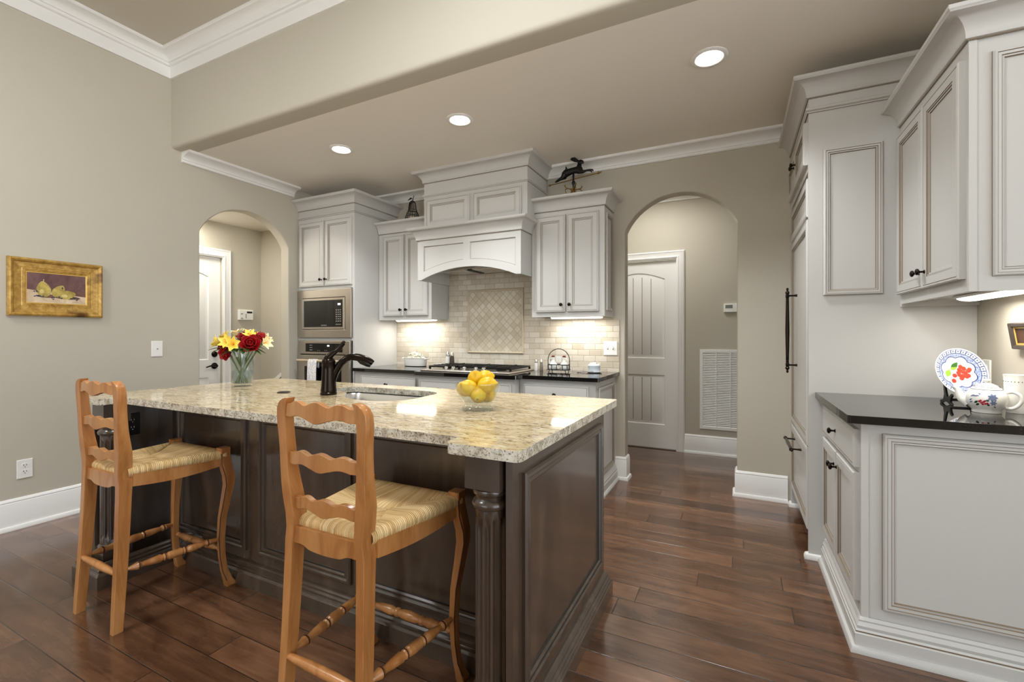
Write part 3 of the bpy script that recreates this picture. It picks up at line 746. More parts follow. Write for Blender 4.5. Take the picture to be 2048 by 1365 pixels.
obj('body', MB().box(.375, XR-.03, 2.985, 3.795, .09, 2.13), M_dark, fr, smooth=0)
BIG = [(i*1.0, y, m) for i, y, m in DOOR]
front(fr, 'grille_panel', .80, .215, TR(.374, 3.79, 1.886, FX), BIG)
dd = front(fr, 'door', .80, 1.262, TR(.374, 3.79, .612, FX), BIG)
fz = front(fr, 'freezer_drawer', .80, .455, TR(.374, 3.79, .148, FX), BIG)
def pull(parent, p0, p1, standoff, r, name='handle'):
    m = MB(); p0, p1 = Vector(p0), Vector(p1); d = (p1-p0); L = d.length; u = d/L
    prof = [(-.052, .001), (-.05, .006), (-.04, .007), (-.032, .005), (-.026, .011), (-.018, .013), (-.012, .009), (0, .011), (.010, .011), (.016, .008), (.022, .010), (.028, .008), (.034, .0095)]
    st = [(a, q) for a, q in prof]+[(.06, .0095), (L/2, .0125), (L-.06, .0095)]+[(L-a, q) for a, q in prof[::-1]]
    q = r/.0125; m.tube([p0+u*a for a, _ in st], [max(.001, w*q) for _, w in st], 14)
    for p in (p0, p1):
        s = p+Vector(standoff); m.tube([p, p+Vector(standoff)*.6, p+Vector(standoff)*.9, s], [.0055*q, .0055*q, .008*q, .009*q], 12)
    obj(name, m, M_bronze, parent)
pull(dd, (.300, 3.44, 1.035), (.300, 3.44, 1.485), (.054, 0, 0), .0125)
pull(fz, (.300, 3.55, .535), (.300, 3.23, .535), (.054, 0, 0), .0115)
obj('toe_kick', MB().box(.43, XR-.03, 2.985, 3.795, 0, .09), M_dark, fr, smooth=0)

# ---------------------------------------------------------------- right wall cabinet and base cabinet
UX = .752
uc = thing('wall_cabinet', 'white wall cabinet at far right with two tall doors above the teapot', 'wall cabinet', (.9, 2.58, 1.385))
obj('carcass', MB().box(UX, XR-.001, 2.20, 2.957, 1.402, 2.30).box(UX, UX+.02, 2.20, 2.93, 1.385, 1.402).box(UX+.02, XR-.001, 2.20, 2.22, 1.385, 1.402).box(UX, XR-.001, 2.93, 2.957, 1.372, 1.402).box(UX, XR-.001, 2.20, 2.957, 2.30, 2.38), M_cab, uc, smooth=0)
front(uc, 'door', .355, .80, TR(UX, 2.935, 1.432, FX), knob=(.326, .07)); front(uc, 'door', .355, .80, TR(UX, 2.574, 1.432, FX), knob=(.028, .07))
side_frame(uc, .20, .80, TR(.815, 2.20, 1.436))
obj('corner_stile', MB().box(UX, UX+.022, 2.194, 2.20, 1.385, 2.29), M_cab, uc, smooth=0)
crown(uc, [(UX, 2.957), (UX, 2.194), (XR-.001, 2.194)], 2.287, .105, .08)
under_light(.865, .975, 2.235, 2.68, 1.401, 'glowing light strip under the wall cabinet at far right', 2.8, 'y')

BX = .438
bb = thing('base_cabinet', 'white base cabinet at far right with one drawer over two doors', 'base cabinet', (.74, 2.58, 0))
obj('carcass', MB().box(BX, XR-.001, 2.20, 2.957, 0, .884), M_cab, bb, smooth=0)
front(bb, 'drawer', .715, .150, TR(BX, 2.928, .705, FX), DRAWER, knob=(.3575, .075))
front(bb, 'door', .355, .505, TR(BX, 2.928, .178, FX), knob=(.328, .44)); front(bb, 'door', .355, .505, TR(BX, 2.568, .178, FX), knob=(.027, .44))
FR2 = [(i*1.15, y*1.15, m) for i, y, m in FRAME]
side_frame(bb, .50, .68, TR(.505, 2.20, .168), prof=FR2)
obj('corner_stile', MB().box(BX, BX+.024, 2.194, 2.20, .1, .884), M_cab, bb, smooth=0)
obj('floor_molding', MB().sweep([(BX, 2.957), (BX, 2.194), (XR-.001, 2.194)], [(0, 0), (.040, 0), (.040, .010), (.034, .022), (.024, .025), (.024, .070), (.020, .074), (.020, .080), (.014, .086), (.016, .098), (.008, .112), (.009, .118), (.004, .126), (0, .128)], 1, mats=[0]*6+[1]+[0]*7), CC, bb, smooth=30)
ct = roundpoly([(.388, 2.957), (.388, 2.152), (XR-.002, 2.152), (XR-.002, 2.957)], [0, .018, 0, 0])
tag(obj('countertop', MB().slab(ct, [], .886, .917), M_blackgran, smooth=40, bevel=.006), 'polished black granite countertop under the teapot at far right', 'countertop')

# ---------------------------------------------------------------- kitchen island
IX0, IX1, IYF, IYB = -2.965, -.558, 1.44, 2.105
SINK = roundpoly([(-2.06, 1.86), (-2.115, 1.94), (-2.07, 2.05), (-1.53, 2.06), (-1.425, 2.01), (-1.405, 1.72), (-1.50, 1.625), (-1.70, 1.63), (-1.80, 1.70), (-1.90, 1.82)], [.03, .05, .05, .06, .06, .08, .06, .06, .06, .05], 5)
isl = thing('kitchen_island', 'espresso brown panelled kitchen island with fluted corner posts', 'island', (-1.76, 1.7, 0))
EM = [M_espresso, M_esp_groove]
obj('body', MB().slab(rect(IX0, IX1, IYF, IYB), [inset(SINK, -.022)], 0, .884), M_espresso, isl, smooth=0)
obj('end_wing', MB().box(IX1-.022, IX1, 1.135, IYF, 0, .884), M_espresso, isl, smooth=0)
obj('end_wing', MB().box(IX0, IX0+.022, 1.135, IYF, 0, .884).box(IX0+.02, -2.80, IYF-.02, IYF, 0, .884), M_espresso, isl, smooth=0)
IFR = [(0, 0, 0), (0, -.010, 0), (.006, -.016, 0), (.016, -.017, 0), (.022, -.012, 0), (.024, -.010, 1), (.034, -.012, 0), (.040, -.006, 0), (.043, -.001, 1), (.046, -.0005, 0)]
side_frame(isl, .845, .648, TR(IX1, 1.196, .178, pi/2), 'end_panel_molding', EM, IFR)
for a, c in ((-2.770, -2.180), (-2.085, -1.475), (-1.400, -.80)): side_frame(isl, c-a, .68, TR(a, IYF, .158), 'front_panel_molding', EM, IFR)
bp = [(0, 0), (.034, 0), (.034, .062), (.030, .066), (.028, .072), (.022, .076), (.024, .086), (.016, .092), (.017, .102), (.010, .110), (0, .114)]
obj('floor_molding', MB().sweep([(IX0, IYB), (IX0, 1.10), (IX0+.19, 1.10), (IX0+.19, IYF), (IX1-.19, IYF), (IX1-.19, 1.10), (IX1, 1.10), (IX1, IYB), (IX0, IYB)], bp, 1), M_espresso, isl, smooth=30)
def post(xc, yc, blk):
    m = MB(); a = .057
    m.box(xc-a, xc+a, yc-a, yc+a, .783, .884).box(xc-a-.004, xc+a+.004, yc-a-.004, yc+a+.004, .0, .150)
    m.lathe([(.047, .783), (.053, .778), (.055, .771), (.053, .764), (.046, .759), (.045, .752), (.050, .747), (.0555, .741), (.057, .733), (.054, .725), (.047, .720)], (xc, yc, 0), 36, caps=False)
    L = []; n = 96; fl = 12
    for z, dep in ((.72, 0), (.700, 0), (.688, .5), (.67, .9), (.65, 1), (.24, 1), (.22, .9), (.202, .5), (.19, 0), (.168, 0)):
        loop = []
        for i in range(n):
            th = 2*pi*i/n; q = (i*fl/n) % 1; w = abs(q-.5)*2
            loop.append((xc+(.047-.011*dep*math.sqrt(max(0, 1-(w/.62)**2)))*cos(th), yc+(.047-.011*dep*math.sqrt(max(0, 1-(w/.62)**2)))*sin(th), z))
        L.append(loop)
    m.loft(L, True, False)
    m.lathe([(.047, .17), (.054, .165), (.056, .158), (.052, .15)], (xc, yc, 0), 36, caps=False)
    return obj('fluted_post', m, M_espresso, isl, smooth=32)
post(-.650, 1.178, 0); post(IX0+.092, 1.178, 0)
# black outlet on the island wing
def outlet(name, label, cat, T, w, h, mat, slot, duplex=True, toggles=0, jack=False):
    """cover plate lying in local x-z, front to -y, centred"""
    t = thing(name, label, cat, T.translation)
    obj('plate', MB().rings(rect(-w/2, w/2, -h/2, h/2), [(0, 0, 0), (0, -.003, 0), (.003, -.006, 0)], T), mat, t, smooth=0)
    k = MB(); s = MB()
    if duplex:
        for z in (-.02, .02):
            k.lathe([(.017, -.0), (.017, .0075), (.001, .0075)], seg=18, T=T @ Matrix.Translation((0, 0, z)) @ Matrix.Rotation(R(90), 4, 'X'))
            for x in (-.0065, .0065): s.box(x-.0013, x+.0013, -.0084, -.0074, z, z+.009, 0, T)
            s.box(-.002, .002, -.0084, -.0074, z-.010, z-.006, 0, T)
        obj('socket', k, mat, t); obj('slots', s, slot, t, smooth=0)
    for i in range(toggles):
        x = (i-(toggles-1)/2)*.046
        k.box(x-.005, x+.005, -.0065, -.006, -.012, .012, 0, T); s.box(x-.004, x+.004, -.016, -.006, -.001, .009, 0, T)
    if toggles: obj('toggle_slot', k, M_grey, t, smooth=0); obj('toggle', s, mat, t, smooth=0)
    if jack: obj('phone_jack', MB().box(-.009, .009, -.0095, -.005, -.010, .010, 0, T).box(-.005, .005, -.0102, -.009, -.006, .004, 1, T), [mat, M_grey], t, smooth=0)
    return t
outlet('outlet', 'black electrical outlet inside the left end of the dark island', 'outlet', TR(IX0+.022, 1.295, .745, pi/2), .072, .118, M_black, M_white)

# granite top with the sink cut-out
top = [(-3.01, 2.195), (-3.01, 1.088), (-2.775, 1.088), (-2.768, 1.170), (-.760, 1.170), (-.752, 1.088), (-.515, 1.088), (-.515, 2.195)]
top = roundpoly(top, [.10, .02, .02, .006, .006, .02, .025, .015])
g = obj('countertop', MB().slab(top, [SINK], .885, .917), M_granite, smooth=40, bevel=.009, segs=3)
tag(g, 'speckled gold granite countertop of the island', 'countertop')
sk = MB(); L = []
for d, z in ((-.012, .884), (-.010, .880), (.0, .87), (.006, .75), (.02, .70), (.05, .69)): L.append([(x, y, z) for x, y in inset(SINK, d)])
sk.loft(L, True, False); sk.add(L[-1], [tuple(range(len(SINK)))])
so = obj('bowl', sk, M_sink, None, smooth=50); sd = so.modifiers.new('t', 'SOLIDIFY'); sd.thickness = .002
st = thing('sink', 'stainless steel sink set under the island granite', 'sink', (-1.75, 1.85, .69))
for v in so.data.vertices: v.co -= Vector(st.location)
so.parent = st
obj('drain', MB().lathe([(.001, .693), (.03, .693), (.042, .697), (.045, .692)], (-1.75, 1.86, 0), 24, caps=False), M_chrome, st)
# ---------------------------------------------------------------- faucet and sink accessories
fa = thing('faucet', 'dark bronze pull-out faucet with lever handle beside the island sink', 'faucet', (-1.908, 1.700, .917))
fx, fy = -1.908, 1.700
obj('body', MB().lathe([(.001, .917), (.040, .917), (.042, .921), (.042, .928), (.039, .932), (.040, .938), (.038, .95), (.035, .99), (.033, 1.05), (.0325, 1.083), (.034, 1.086), (.034, 1.093), (.031, 1.100), (.024, 1.108), (.001, 1.110)], (fx, fy, 0), 32), M_bronze, fa)
u = Vector((.80, .60, 0))
def along(pts): return [Vector((fx, fy, 0))+u*a+Vector((0, 0, z)) for a, z in pts]
obj('spout', MB().tube(spline(along([(.018, .985), (.028, 1.02), (.042, 1.052), (.062, 1.082), (.088, 1.104), (.118, 1.113), (.150, 1.110), (.182, 1.100), (.21, 1.086), (.222, 1.078)]), 4), spr([.017, .0185, .0185, .0185, .0185, .019, .020, .0195, .018, .014], 4), 18), M_bronze, fa)
obj('spray_head', MB().tube(along([(.15, 1.100), (.165, 1.090), (.195, 1.076), (.212, 1.068)]), [.012, .017, .016, .012], 16), M_black, fa)
uh = Vector((.62, .5, 0))
def al2(pts): return [Vector((fx, fy, 0))+uh*a+Vector((0, 0, z)) for a, z in pts]
obj('lever_handle', MB().tube(spline(al2([(-.018, 1.098), (-.002, 1.112), (.018, 1.126), (.045, 1.143), (.068, 1.160), (.085, 1.178), (.094, 1.188), (.101, 1.186)]), 4), spr([.016, .018, .015, .0105, .0095, .011, .012, .007], 4), 14, flat=.8), M_bronze, fa)
sb = obj('sink_hole_cover', MB().lathe([(.001, .917), (.033, .917), (.033, .920), (.026, .923), (.001, .924)], (-2.197, 1.655, 0), 24), M_black)
tag(sb, 'small flat black disc cover on the granite left of the faucet', 'hole cover')

# ---------------------------------------------------------------- glass bowl of lemons
bx, by, bz = -.962, 1.628, .917
wall = [(.001, .0), (.064, .0), (.068, .003), (.066, .012), (.058, .020), (.054, .026), (.062, .036), (.078, .056), (.089, .080), (.094, .104), (.096, .112), (.0955, .114), (.0925, .113), (.090, .104), (.085, .081), (.074, .058), (.058, .040), (.040, .032), (.001, .030)]
gb = obj('glass_bowl', MB().lathe(wall, (bx, by, bz), 56, caps=False), M_glass, smooth=50)
tag(gb, 'clear footed glass bowl holding lemons on the island granite', 'bowl')
def lemon_mesh(name):
    m = MB(); pr = [(.001, -.045), (.006, -.043), (.010, -.040), (.021, -.034), (.030, -.021), (.0335, -.002), (.0325, .012), (.026, .027), (.016, .036), (.009, .040), (.007, .044), (.001, .046)]
    m.lathe(pr, (0, 0, 0), 28)
    o = obj(name, m, M_lemon, smooth=60)
    k = obj('stem_end', MB().lathe([(.001, -.047), (.0045, -.0465), (.005, -.043), (.001, -.042)], (0, 0, 0), 12), M_lemon_tip, o, local=True)
    return o
base = lemon_mesh('lemon')
# (right, away, up) from the bowl centre, seen from the island's open corner; then tilt
sr, sf = Vector((.897, .443, 0)), Vector((-.443, .897, 0))
LEM = [(.004, -.022, .068, (70, 10, 200), 'lemon lowest at the front of the glass bowl'),
       (-.034, -.020, .092, (60, 0, 330), 'lemon at the left front of the glass bowl, green end showing'),
       (-.054, .018, .086, (85, 30, 60), 'lemon pressed against the left side of the glass bowl'),
       (.040, -.022, .106, (80, 20, 100), 'large lemon at the right front of the glass bowl'),
       (-.012, .024, .125, (40, 10, 20), 'lemon on top of the pile at left, pale tip towards the stools'),
       (.024, .040, .128, (75, 0, 120), 'lemon on top of the pile at the back right, dark stem end out'),
       (.038, .020, .062, (90, 0, 40), 'lemon low at the right behind the front one')]
for i, (a, b_, c, e, lab) in enumerate(LEM):
    o = base if i == 0 else copy_tree(base)
    o.location = Vector((bx, by, bz+c))+sr*a+sf*b_; o.rotation_euler = tuple(R(q) for q in e)
    tag(o, lab, 'lemon', 'lemons in the glass bowl')

# ---------------------------------------------------------------- vase of flowers
vx, vy, vz = -2.712, 1.760, .917
vase = thing('vase', 'clear glass vase of cut flowers on the left of the island', 'vase', (vx, vy, vz))
vo = [(.001, 0), (.050, 0), (.054, .004), (.057, .03), (.061, .10), (.066, .17), (.069, .212), (.0685, .214), (.0655, .213), (.063, .17), (.058, .10), (.054, .035), (.050, .018), (.001, .014)]
obj('glass', MB().lathe(vo, (vx, vy, vz), 48, caps=False), M_glass, vase, smooth=50)
obj('water', MB().lathe([(.001, .0145), (.0498, .0185), (.0538, .036), (.0574, .095), (.001, .095)], (vx, vy, vz), 48, caps=False), M_water, vase, smooth=50)
VC = Vector((vx, vy, 0))
def vp(r, f, z): return VC+sr*r+sf*f+Vector((0, 0, z))
def petal_patch(mb, T, L, W, cup, curl, n=6, m=5, tip=1.0, mi=0):
    """petal from the origin along +z, leaning outwards along +x"""
    G_ = []
    for i in range(n+1):
        t = i/n; w = W*math.sin(pi*min(.98, .12+.80*t))**.8*(1-(t**4)*(1-tip))
        row = []
        for j in range(m+1):
            s = (j/m-.5)*2
            row.append((cup*sin(t*pi*.5)*L*.6+curl*t*t*L-abs(s)**2*w*.45, s*w, L*t*(1-curl*.35*t)))
        G_.append(row)
    mb.loft(G_, False, False, mi, T)
def rose(name, pos, tilt, r, label, foot):
    m = MB(); Rm = Vector((0, 0, 1)).rotation_difference(Vector(tilt).normalized()).to_matrix().to_4x4()
    for layer, (n, k, cup, curl, h) in enumerate(((3, .45, .12, .0, 1.05), (4, .62, .30, .02, 1.12), (5, .80, .55, .10, 1.08), (6, .95, .85, .30, .95))):
        for i in range(n):
            a = 2*pi*i/n+layer*.7
            petal_patch(m, Matrix.Translation(pos) @ Rm @ Matrix.Rotation(a, 4, 'Z') @ Matrix.Translation((r*.10*layer*.5, 0, -r*.75)), r*1.5*h, r*k*.95, cup, curl)
    t = thing('rose', label, 'rose', foot, group='red roses in the glass vase')
    o = obj('bloom', m, M_rose, t); sb_ = o.modifiers.new('smooth', 'SUBSURF'); sb_.levels = 1; sb_.render_levels = 1; sd = o.modifiers.new('t', 'SOLIDIFY'); sd.thickness = .0012
    p = Vector(pos)-Vector(tilt).normalized()*r*.7; f = Vector(foot)
    obj('stem', MB().tube([f, f.lerp(p, .4)+Vector((0, 0, .01)), f.lerp(p, .8)+Vector((0, 0, .012)), p], [.0038, .0035, .0035, .004], 8), M_stem, t)
    obj('calyx', MB().lathe([(.001, -.012), (.007, -.008), (.011, .0), (.012, .008)], p, 10, caps=False), M_leaf, t)
    return t
def lily(name, pos, tilt, r, label, foot, mat):
    m = MB(); q = MB(); d = Vector(tilt).normalized(); Rm = Vector((0, 0, 1)).rotation_difference(d).to_matrix().to_4x4()
    for layer in (0, 1):
        for i in range(3):
            a = 2*pi*i/3+layer*pi/3
            petal_patch(m, Matrix.Translation(pos) @ Rm @ Matrix.Rotation(a, 4, 'Z') @ Matrix.Translation((.002, 0, -r*.25)), r*1.12, r*(.50 if layer else .40), .8, .45, tip=.2)
    for i in range(6):
        a = 2*pi*i/6+.3; b0 = Vector(pos); e = b0+Rm.to_3x3() @ Vector((cos(a)*r*.25, sin(a)*r*.25, r*.65))
        q.tube([b0-d*r*.2, b0.lerp(e, .6)+d*r*.1, e], [.0008, .0007, .0013], 5)
    t = thing('lily', label, 'lily', foot, group='yellow lilies in the glass vase')
    o = obj('bloom', m, mat, t); sb_ = o.modifiers.new('smooth', 'SUBSURF'); sb_.levels = 1; sb_.render_levels = 1; sd = o.modifiers.new('t', 'SOLIDIFY'); sd.thickness = .0008
    obj('stamen', q, M_orange, t)
    p = Vector(pos)-d*r*.2; f = Vector(foot)
    obj('stem', MB().tube([f, f.lerp(p, .45)+Vector((0, 0, .012)), f.lerp(p, .85)+Vector((0, 0, .015)), p], [.0028, .0026, .0024, .002], 7), M_stem, t)
    return t
def foot(r, f): return vp(r, f, vz+.020)
ROSES = [((.077, -.045, 1.172), (.35, -.85, .45), .043, 'large red rose facing forward at the right of the bouquet', (-.030, .012)),
         ((-.080, -.035, 1.158), (-.55, -.7, .3), .038, 'red rose at the left of the bouquet behind a yellow lily', (.032, .005)),
         ((.004, .030, 1.212), (0, -.35, .95), .038, 'red rose at the top centre of the bouquet', (-.012, -.02)),
         ((.098, .035, 1.214), (.5, .1, .85), .032, 'red rose half hidden behind the large right one', (-.035, -.012)),
         ((-.070, -.050, 1.118), (-.2, -.9, -.15), .030, 'red rose hanging low at the left over the vase rim', (.02, -.022))]
for (a, b_, z), tl_, r, lab, (fa_, fb_) in ROSES:
    tw_ = sr*tl_[0]+sf*(tl_[1]*1.0)+Vector((0, 0, tl_[2])); rose('rose', vp(a, b_, z), tw_, r*1.08, lab, foot(fa_, fb_))
LIL = [((-.045, -.075, 1.186), (-.1, -.9, .35), .036, 'open yellow lily at the front of the bouquet, left of its centre', (.02, .02), M_yel),
       ((-.008, -.078, 1.174), (.25, -.9, .2), .036, 'open yellow lily at the front centre of the bouquet', (.005, .03), M_yel),
       ((-.145, -.010, 1.182), (-.9, -.4, .3), .034, 'yellow lily lowest on the left side of the bouquet', (.03, -.01), M_yel),
       ((-.108, .010, 1.216), (-.6, -.3, .75), .034, 'yellow lily at the upper left of the bouquet', (.028, .012), M_yel),
       ((.045, .005, 1.222), (.25, -.5, .85), .034, 'orange-centred yellow lily above the large rose', (-.02, .02), M_yel),
       ((-.048, .020, 1.236), (-.2, -.2, .95), .032, 'pale yellow lily at the top left of the bouquet', (.015, -.01), M_pale),
       ((.004, .045, 1.240), (.1, 0, 1), .032, 'pale yellow lily at the very top of the bouquet', (-.008, .01), M_pale),
       ((.142, -.01, 1.180), (.9, -.3, .2), .034, 'pale yellow lily at the far right of the bouquet', (-.03, 0), M_pale),
       ((.128, .035, 1.205), (.8, .1, .5), .028, 'pale lily tucked behind the large rose at right', (-.026, -.02), M_pale)]
for (a, b_, z), tl_, r, lab, (fa_, fb_), mt in LIL:
    lily('lily', vp(a, b_, z), sr*tl_[0]+sf*tl_[1]+Vector((0, 0, tl_[2])), r*1.2, lab, foot(fa_, fb_), mt)
lf = MB()
for r0, f0, z0, r1, f1, z1, w in ((-.05, -.03, 1.15, -.178, -.05, 1.138, .016), (-.05, -.05, 1.14, -.145, -.06, 1.128, .018), (-.04, -.06, 1.135, -.10, -.09, 1.152, .014), (.05, -.03, 1.15, .160, -.03, 1.118, .016), (.06, -.03, 1.14, .150, -.06, 1.112, .015),
                                 (-.03, -.05, 1.15, .02, -.09, 1.128, .022), (0, -.04, 1.15, -.06, -.085, 1.125, .022), (.02, -.05, 1.15, .055, -.085, 1.116, .02), (.03, -.03, 1.16, .03, -.08, 1.150, .018), (-.02, 0, 1.17, -.10, .03, 1.15, .018), (.03, .03, 1.16, .11, .05, 1.14, .018), (-.05, -.04, 1.15, -.12, -.07, 1.165, .02), (-.01, -.05, 1.15, -.02, -.10, 1.14, .02), (.03, -.05, 1.15, .09, -.09, 1.13, .02), (-.06, 0, 1.16, -.15, .02, 1.155, .02), (.05, .0, 1.17, .14, .03, 1.16, .02), (-.03, -.06, 1.13, -.075, -.095, 1.10, .016)):
    a = vp(r0, f0, z0); b_ = vp(r1, f1, z1); d = (b_-a); sd_ = d.cross(Vector((0, 0, 1))).normalized(); rows = []
    for k in range(7):
        t_ = k/6; w_ = w*math.sin(pi*(.04+.93*t_)); c = a.lerp(b_, t_)+Vector((0, 0, .012*sin(pi*t_)))
        rows.append([c-sd_*w_, c-Vector((0, 0, w_*.25)), c+sd_*w_])
    lf.loft(rows, False, False)
lo = obj('leaves', lf, M_leaf); sd = lo.modifiers.new('t', 'SOLIDIFY'); sd.thickness = .0008
tag(lo, 'dark green leaves spreading under the blooms at the vase rim', 'leaves', kind='stuff')

# ---------------------------------------------------------------- cooktop
ck = thing('cooktop', 'stainless gas cooktop with black grates set in the black counter', 'cooktop', (-2.07, 3.47, .916))
KX0, KX1, KY0, KY1 = -2.50, -1.625, 3.235, 3.735
obj('tray', MB().sweep([(KX0+.02, KY0+.02), (KX1-.02, KY0+.02), (KX1-.02, KY1-.02), (KX0+.02, KY1-.02)], [(-.02, .916), (.02, .916), (.022, .921), (.012, .930), (-.02, .930)], 1, True).box(KX0+.035, KX1-.035, KY0+.035, KY1-.035, .916, .9285), M_steel, ck, smooth=30)
for i in range(3):
    x0 = KX0+.03+i*.277; x1 = x0+.266; gr = MB()
    for y in (KY0+.03+.11*(1 if i == 1 else .55), KY1-.03): gr.box(x0, x1, y-.006, y+.006, .944, .960)
    y0_ = KY0+.03+.11*(1 if i == 1 else .55)
    for x in (x0+.006, x1-.006): gr.box(x-.006, x+.006, y0_, KY1-.03, .944, .960)
    for k in range(1, 6):
        y = y0_+(KY1-.03-y0_)*k/6; gr.box(x0, x0+.09, y-.005, y+.005, .950, .964).box(x1-.09, x1, y-.005, y+.005, .950, .964)
    gr.box((x0+x1)/2-.005, (x0+x1)/2+.005, y0_, KY1-.03, .950, .964)
    for x in (x0+.006, x1-.006):
        for y in (y0_, KY1-.03): gr.box(x-.008, x+.008, y-.008, y+.008, .928, .95)
    obj('grate', gr, M_black, ck, smooth=0, bevel=.002)
for x, y in ((-2.34, 3.42), (-2.34, 3.63), (-2.07, 3.57), (-1.79, 3.42), (-1.79, 3.63)):
    obj('burner', MB().lathe([(.001, .9285), (.045, .9285), (.045, .936), (.038, .942), (.001, .943)], (x, y, 0), 24), M_black, ck)
for x in (-2.262, -2.190, -2.078, -1.962, -1.888):
    obj('knob', MB().lathe([(.001, .929), (.021, .929), (.021, .934), (.017, .938), (.016, .954), (.013, .958), (.001, .958)], (x, 3.288, 0), 20).box(x-.003, x+.003, 3.274, 3.302, .956, .962), M_lid, ck)
# ---------------------------------------------------------------- things on the back counter
ZT = .9165
pt = thing('planter_dish', 'white oblong enamel dish of pale blooms at the left end of the back counter', 'planter', (-2.92, 3.70, ZT))
def oval(rx, ry, z, n=32, c=(-2.92, 3.70), e=2.6):
    return [(c[0]+rx*math.copysign(abs(cos(2*pi*i/n))**(2/e), cos(2*pi*i/n)), c[1]+ry*math.copysign(abs(sin(2*pi*i/n))**(2/e), sin(2*pi*i/n)), z) for i in range(n)]
obj('dish', MB().loft([oval(.116, .066, ZT), oval(.122, .070, ZT+.02), oval(.128, .074, ZT+.078), oval(.132, .077, ZT+.080), oval(.132, .077, ZT+.084), oval(.124, .070, ZT+.083), oval(.120, .067, ZT+.06)], caps=True), M_porc, pt)
hb = MB()
for s in (-1, 1): hb.tube([(-2.92+s*.126, 3.675, ZT+.074), (-2.92+s*.150, 3.68, ZT+.079), (-2.92+s*.155, 3.70, ZT+.08), (-2.92+s*.150, 3.72, ZT+.079), (-2.92+s*.126, 3.725, ZT+.074)], .006, 8)
obj('handle', hb, M_porc, pt)
obj('black_rim', MB().loft([oval(.1325, .0775, ZT+.0835), oval(.133, .078, ZT+.0855), oval(.129, .0745, ZT+.0855)], caps=False).loft([oval(.117, .067, ZT-.0), oval(.1195, .0685, ZT+.005)], caps=False), M_black, pt)
random.seed(3); bl_ = MB(); lv = MB()
for k in range(150):
    a = random.uniform(0, 2*pi); rr = math.sqrt(random.random()); h = (1-rr*rr)
    p = Vector((-2.92+.098*rr*cos(a), 3.70+.055*rr*sin(a), ZT+.078+h*.055+random.uniform(0, .012)))
    q = random.uniform(.006, .011)
    if k % 2: bl_.lathe([(.001, -q*.6), (q*.8, -q*.3), (q, q*.1), (q*.6, q*.6), (.001, q*.7)], p, 8)
    else:
        for i in range(4):
            t_ = random.uniform(0, 2*pi); d = Vector((cos(t_), sin(t_), .5))*q*1.5; n_ = Vector((-sin(t_), cos(t_), 0))*q*.5
            lv.loft([[p-n_*.3, p+n_*.3], [p+d*.5-n_, p+d*.5+n_], [p+d, p+d*1.02]], False, False)
for dx, dz in ((-.01, .135), (-.045, .118), (.03, .122), (.06, .108)):
    for i in range(9):
        a = 2*pi*i/9; bl_.lathe([(.001, -.004), (.007, 0), (.001, .005)], (-2.92+dx+.012*cos(a), 3.68+.010*sin(a), ZT+dz+.006*sin(a*2)), 7)
tag(obj('white_blooms', bl_, M_bloom, pt), kind='stuff'); tag(obj('pale_leaves', lv, M_succ, pt, smooth=0), kind='stuff')

def mill(x, y, h, label, mat_in, group):
    t = thing('salt_shaker' if 'salt' in label else 'pepper_shaker', label, 'shaker', (x, y, ZT), group=group); k = h/.118
    obj('body', MB().lathe([(.001, 0), (.018*k, 0), (.019*k, .006*k), (.017*k, .06*k), (.015*k, .082*k), (.001, .082*k)], (x, y, ZT), 20), mat_in, t)
    obj('lid', MB().lathe([(.0155*k, .082*k), (.0165*k, .088*k), (.014*k, .100*k), (.007*k, .108*k), (.005*k, .114*k), (.001, .118*k)], (x, y, ZT), 20), M_lid, t)
M_salt = plain('salt_fill', (226, 224, 218), .3); M_pepper = plain('pepper_fill', (66, 52, 44), .3); M_pepper2 = plain('grey_pepper', (128, 118, 106), .3)
mill(-2.588, 3.79, .150, 'tall white salt grinder behind the left end of the cooktop', M_salt, 'grinders behind the cooktop')
mill(-2.545, 3.80, .150, 'tall dark pepper grinder behind the left end of the cooktop', M_pepper, 'grinders behind the cooktop')
mill(-1.588, 3.70, .100, 'glass salt shaker with silver lid right of the cooktop', M_salt, 'shakers by the wire caddy')
mill(-1.545, 3.715, .100, 'glass pepper shaker with silver lid beside the wire caddy', M_pepper2, 'shakers by the wire caddy')

cx, cy = -1.362, 3.66
cd = thing('wire_caddy', 'black wire caddy with arched handle holding two corked bottles', 'caddy', (cx, cy, ZT))
w = MB()
for z in (ZT+.018, ZT+.062): w.tube([(cx+.098*cos(2*pi*i/32), cy+.05*sin(2*pi*i/32), z) for i in range(33)], .0034, 6)
for i in range(12):
    a = 2*pi*i/12; w.tube([(cx+.098*cos(a), cy+.05*sin(a), ZT+.018), (cx+.098*cos(a), cy+.05*sin(a), ZT+.062)], .003, 6)
for s in (-.09, -.03, .03, .09): w.tube([(cx+s, cy-.045, ZT+.018), (cx+s, cy+.045, ZT+.018)], .003, 6)
for s in (-1, 1):
    for q in (-1, 1): w.tube([(cx+s*.07, cy+q*.036, ZT+.018), (cx+s*.074, cy+q*.04, ZT+.004), (cx+s*.080, cy+q*.044, ZT+.004)], .0035, 6)
obj('basket', w, M_black, cd)
obj('handle', MB().tube([(cx-.098, cy, ZT+.018)]+[(cx+.098*cos(pi-pi*i/20), cy, ZT+.10+.096*sin(pi*i/20)) for i in range(21)]+[(cx+.098, cy, ZT+.018)], .0034, 8), M_black, cd)
